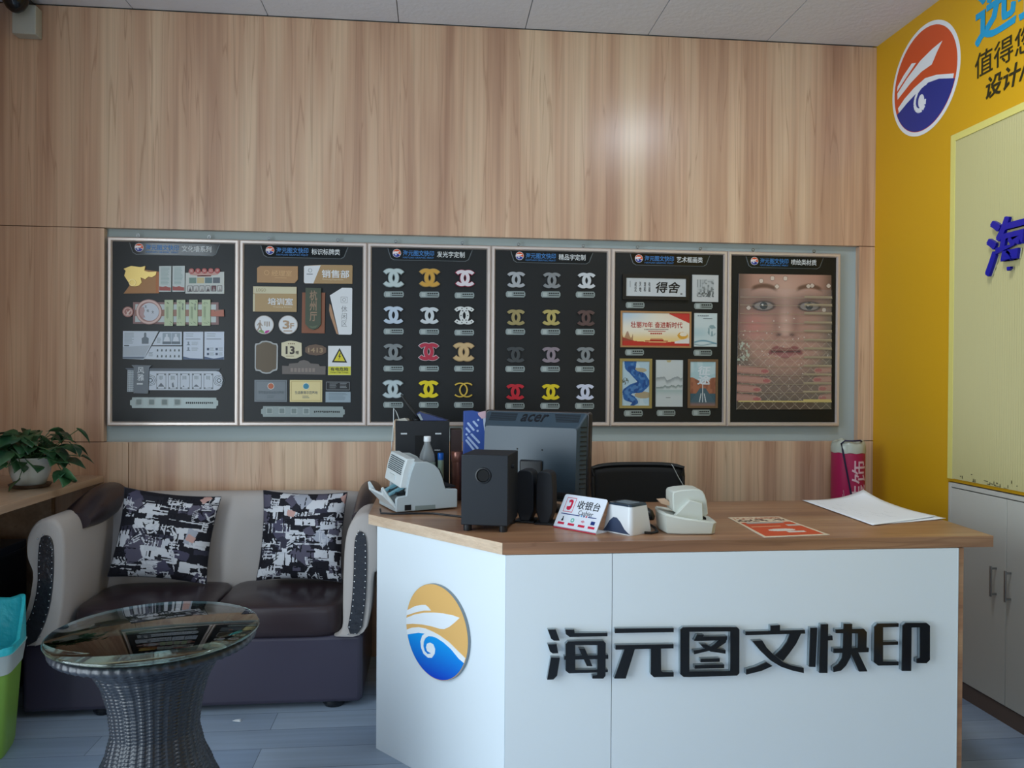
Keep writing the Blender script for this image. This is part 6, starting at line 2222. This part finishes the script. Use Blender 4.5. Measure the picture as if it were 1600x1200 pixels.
fl = picture('flyer', M_print, [(-.100, .168), (.092, .178), (.110, -.155), (-.118, -.182)], canvas(60, 90, flyer_img), -.0012, None, thick=.001)
fl.location = (1.146, 2.535, DT)
fl.rotation_euler = (R(-90), 0, 0)
tag(fl, 'orange-red and cream printed flyer lying flat near the front edge of the desk', 'flyer')

# white drawing sheets
M_paper = mat('white_paper', '#f0f3f8', 0.6)
def sheet(name, P00, P10, P11, P01, label, dz, lines=False):
    n_ = 16
    vs, fs = [], []
    for j in range(n_ + 1):
        for i in range(n_ + 1):
            u, v = i / n_, j / n_
            p = [(P00[k] * (1 - u) + P10[k] * u) * (1 - v) + (P01[k] * (1 - u) + P11[k] * u) * v for k in range(2)]
            z_ = DT + dz + .0009 + P11[2] * max(0, u * v) ** 3 + P10[2] * (u * (1 - v)) ** 3
            vs.append((p[0], p[1], z_))
    for j in range(n_):
        for i in range(n_):
            a = j * (n_ + 1) + i
            fs.append((a, a + 1, a + n_ + 2, a + n_ + 1))
    o_ = MB().add(vs, fs).build(name, M_paper, None, smooth=True)
    md_ = o_.modifiers.new('thick', 'SOLIDIFY')
    md_.thickness = .0006
    tag(o_, label, 'paper', 'large white sheets on the desk')
    return o_, vs, n_


# corners: near-left, near-right, far-right, far-left
s1, _, _ = sheet('drawing_sheet', (1.500, 2.535, 0), (1.815, 2.620, .003), (1.770, 3.045, .030), (1.520, 3.065, 0), 'large white sheet lying underneath the other at the right end of the desk', 0.0)
s2, vs_, n2 = sheet('drawing_sheet', (1.478, 2.515, 0), (1.800, 2.650, .004), (1.755, 3.055, .042), (1.495, 3.060, 0), 'large white sheet lying on top with a curled far corner and faint lines', 0.0025)
q = MB()
rnd = random.Random(8)
for k in range(16):
    i, j = rnd.randint(2, 12), rnd.randint(2, 13)
    a = vs_[j * (n2 + 1) + i]
    ln = rnd.uniform(.02, .07)
    q.box(a[0], a[0] + .0012, a[1], a[1] + ln, a[2] + .0004, a[2] + .0008)
    q.box(a[0], a[0] + ln * .5, a[1], a[1] + .0012, a[2] + .0004, a[2] + .0008)
q.build('faint_lines', mat('pencil_grey', '#b4b8c0', 0.6), s2)

# ------------------------------------------------------------------ office chair
ch = thing('office_chair', 'black office chair with a mesh back behind the desk', 'chair', (0.905, 3.17, 0))
M_mesh = mat('black_mesh_fabric', '#101113', 0.7)
add_bump(M_mesh, 400, 0.5, 0.0008, 1)
def backp(u, z):
    return (u, .215 + .03 * (1 - (u / .21) ** 2) * .6 + .03 * (z - .55) / .4, z)
rows_ = []
for k in range(12):
    t = k / 11
    z_ = .53 + .395 * t
    hw = .205 - .012 * (1 - t)
    rows_.append([backp(hw * (-1 + 2 * i / 14), z_ + .014 * (1 - (-1 + 2 * i / 14) ** 4) * t) for i in range(15)])
m1 = MB().loft(rows_, cap=False, closed=False).build('mesh_back', M_mesh, ch, smooth=True)
md = m1.modifiers.new('t', 'SOLIDIFY')
md.thickness = .004
path = [r_[0] for r_ in rows_] + rows_[-1][1:] + [r_[-1] for r_ in rows_[::-1]][1:] + rows_[0][::-1][1:]
MB().tube(path, .011, 8).build('back_frame', M_blk, ch, smooth=True)
cushion('seat', -.225, .225, -.245, .195, .425, .485, mat('black_seat_fabric', '#141416', 0.8), 0.01, ch)
MB().tube([(0, .20, .40), (0, .26, .46), (0, .262, .60)], .02, 10).build('back_support', M_blk, ch, smooth=True)
MB().box(-.08, .08, -.1, .21, .385, .425).build('tilt_unit', M_blk, ch, bevel=.005)
MB().lathe([(.028, .09), (.028, .24), (.018, .24), (.018, .39)], (0, 0, 0), 20).build('gas_column', M_blk, ch, smooth=True, ang=40)
for k in range(5):
    a = R(72 * k + 18)
    lg = MB().tube([(0.02 * math.cos(a), .02 * math.sin(a), .10), (.26 * math.cos(a), .26 * math.sin(a), .075)], [.022, .014], 8).build('leg', M_blk, ch, smooth=True)
    MB().lathe([(.022, -.02), (.026, -.014), (.026, .014), (.022, .02)], (.26 * math.cos(a), .26 * math.sin(a), .026), 16, axis='x').build('castor', M_blk, lg, smooth=True, ang=40)
o = MB().tube([(1.048, 3.378, .944), (1.052, 3.368, .935), (1.075, 3.366, .89), (1.105, 3.364, .84), (1.112, 3.362, .80)], .0016, 6).build('thin_string', M_offw, None, smooth=True)
tag(o, 'thin white cord hanging over the right of the black chair back', 'cord')

# ------------------------------------------------------------------ rolled banner standing in the corner
rl = thing('rolled_banner', 'tall rolled magenta banner with white characters standing in the corner', 'banner', (1.988, 3.60, 0))
M_mag = mat('magenta_print', '#a81f50', 0.35)
MB().lathe([(.074, 0), (.077, .01), (.077, .985)], (0, 0, 0), 56).build('banner_roll', M_mag, rl, smooth=True, ang=60)
tpv = MB()
rings = []
for k, (r_, z_) in enumerate(((.0785, .975), (.0790, .985), (.0780, 1.003), (.0745, 1.020), (.060, 1.030), (.04, 1.022))):
    ring = []
    for i in range(48):
        a = 2 * math.pi * i / 48
        w_ = 1 + .012 * math.sin(5 * a + k) * (k > 1)
        ring.append((r_ * w_ * math.cos(a), r_ * w_ * math.sin(a), z_ + .006 * math.sin(3 * a + k * .7) * (k > 0) + .002 * math.sin(9 * a)))
    rings.append(ring)
tpv.loft(rings)
tpv.build('plastic_wrap', mat('milky_plastic_wrap', '#b9bfb2', 0.25), rl, smooth=True, ang=60)


def wrap_text(name, body, box, m_, r_, parent):
    o_ = lettering(name, body, m_, box, parent, y=0, depth=.0008, bold=.006, rot90=True)
    bm = bmesh.new()
    bm.from_mesh(o_.data)
    bmesh.ops.subdivide_edges(bm, edges=[e for e in bm.edges if e.calc_length() > .012], cuts=2)
    for v in bm.verts:
        a = v.co.x / r_
        d_ = r_ + (.0012 if v.co.y < .0004 else 0.0)
        z_ = v.co.z
        v.co = Vector((d_ * math.sin(a), -d_ * math.cos(a), z_))
    bm.to_mesh(o_.data)
    bm.free()
    return o_


wrap_text('banner_characters', '住装饰', (-.022, .60, .058, .94), mat('banner_white', '#dcb8c4', 0.4), .0772, rl)
q = MB()
for k in range(6):
    q.tube([(.0785 * math.sin(a), -.0785 * math.cos(a), z_) for a, z_ in ((-.95 + .04 * k, .70 + .02 * k), (-.85 + .05 * k, .66 + .012 * k), (-.55 + .05 * k, .58 + .01 * k))], .0008, 4)
q.build('swirl_lines', mat('banner_white', '#dcb8c4', 0.4), rl)
q = MB()
path = [(.040, -.05, 1.030), (.02, -.072, 1.036), (-.02, -.076, 1.034), (-.05, -.062, 1.034), (-.062, -.050, 1.020), (-.058, -.056, .99)]
for t in range(1, 12):
    a = -.80 + .085 * t
    path.append((.0815 * math.sin(a), -.0815 * math.cos(a), .99 - .036 * t))
q.tube(path, .0042, 6)
q.build('carry_cord', mat('dark_navy_cord', '#1c1a3c', 0.6), rl, smooth=True)
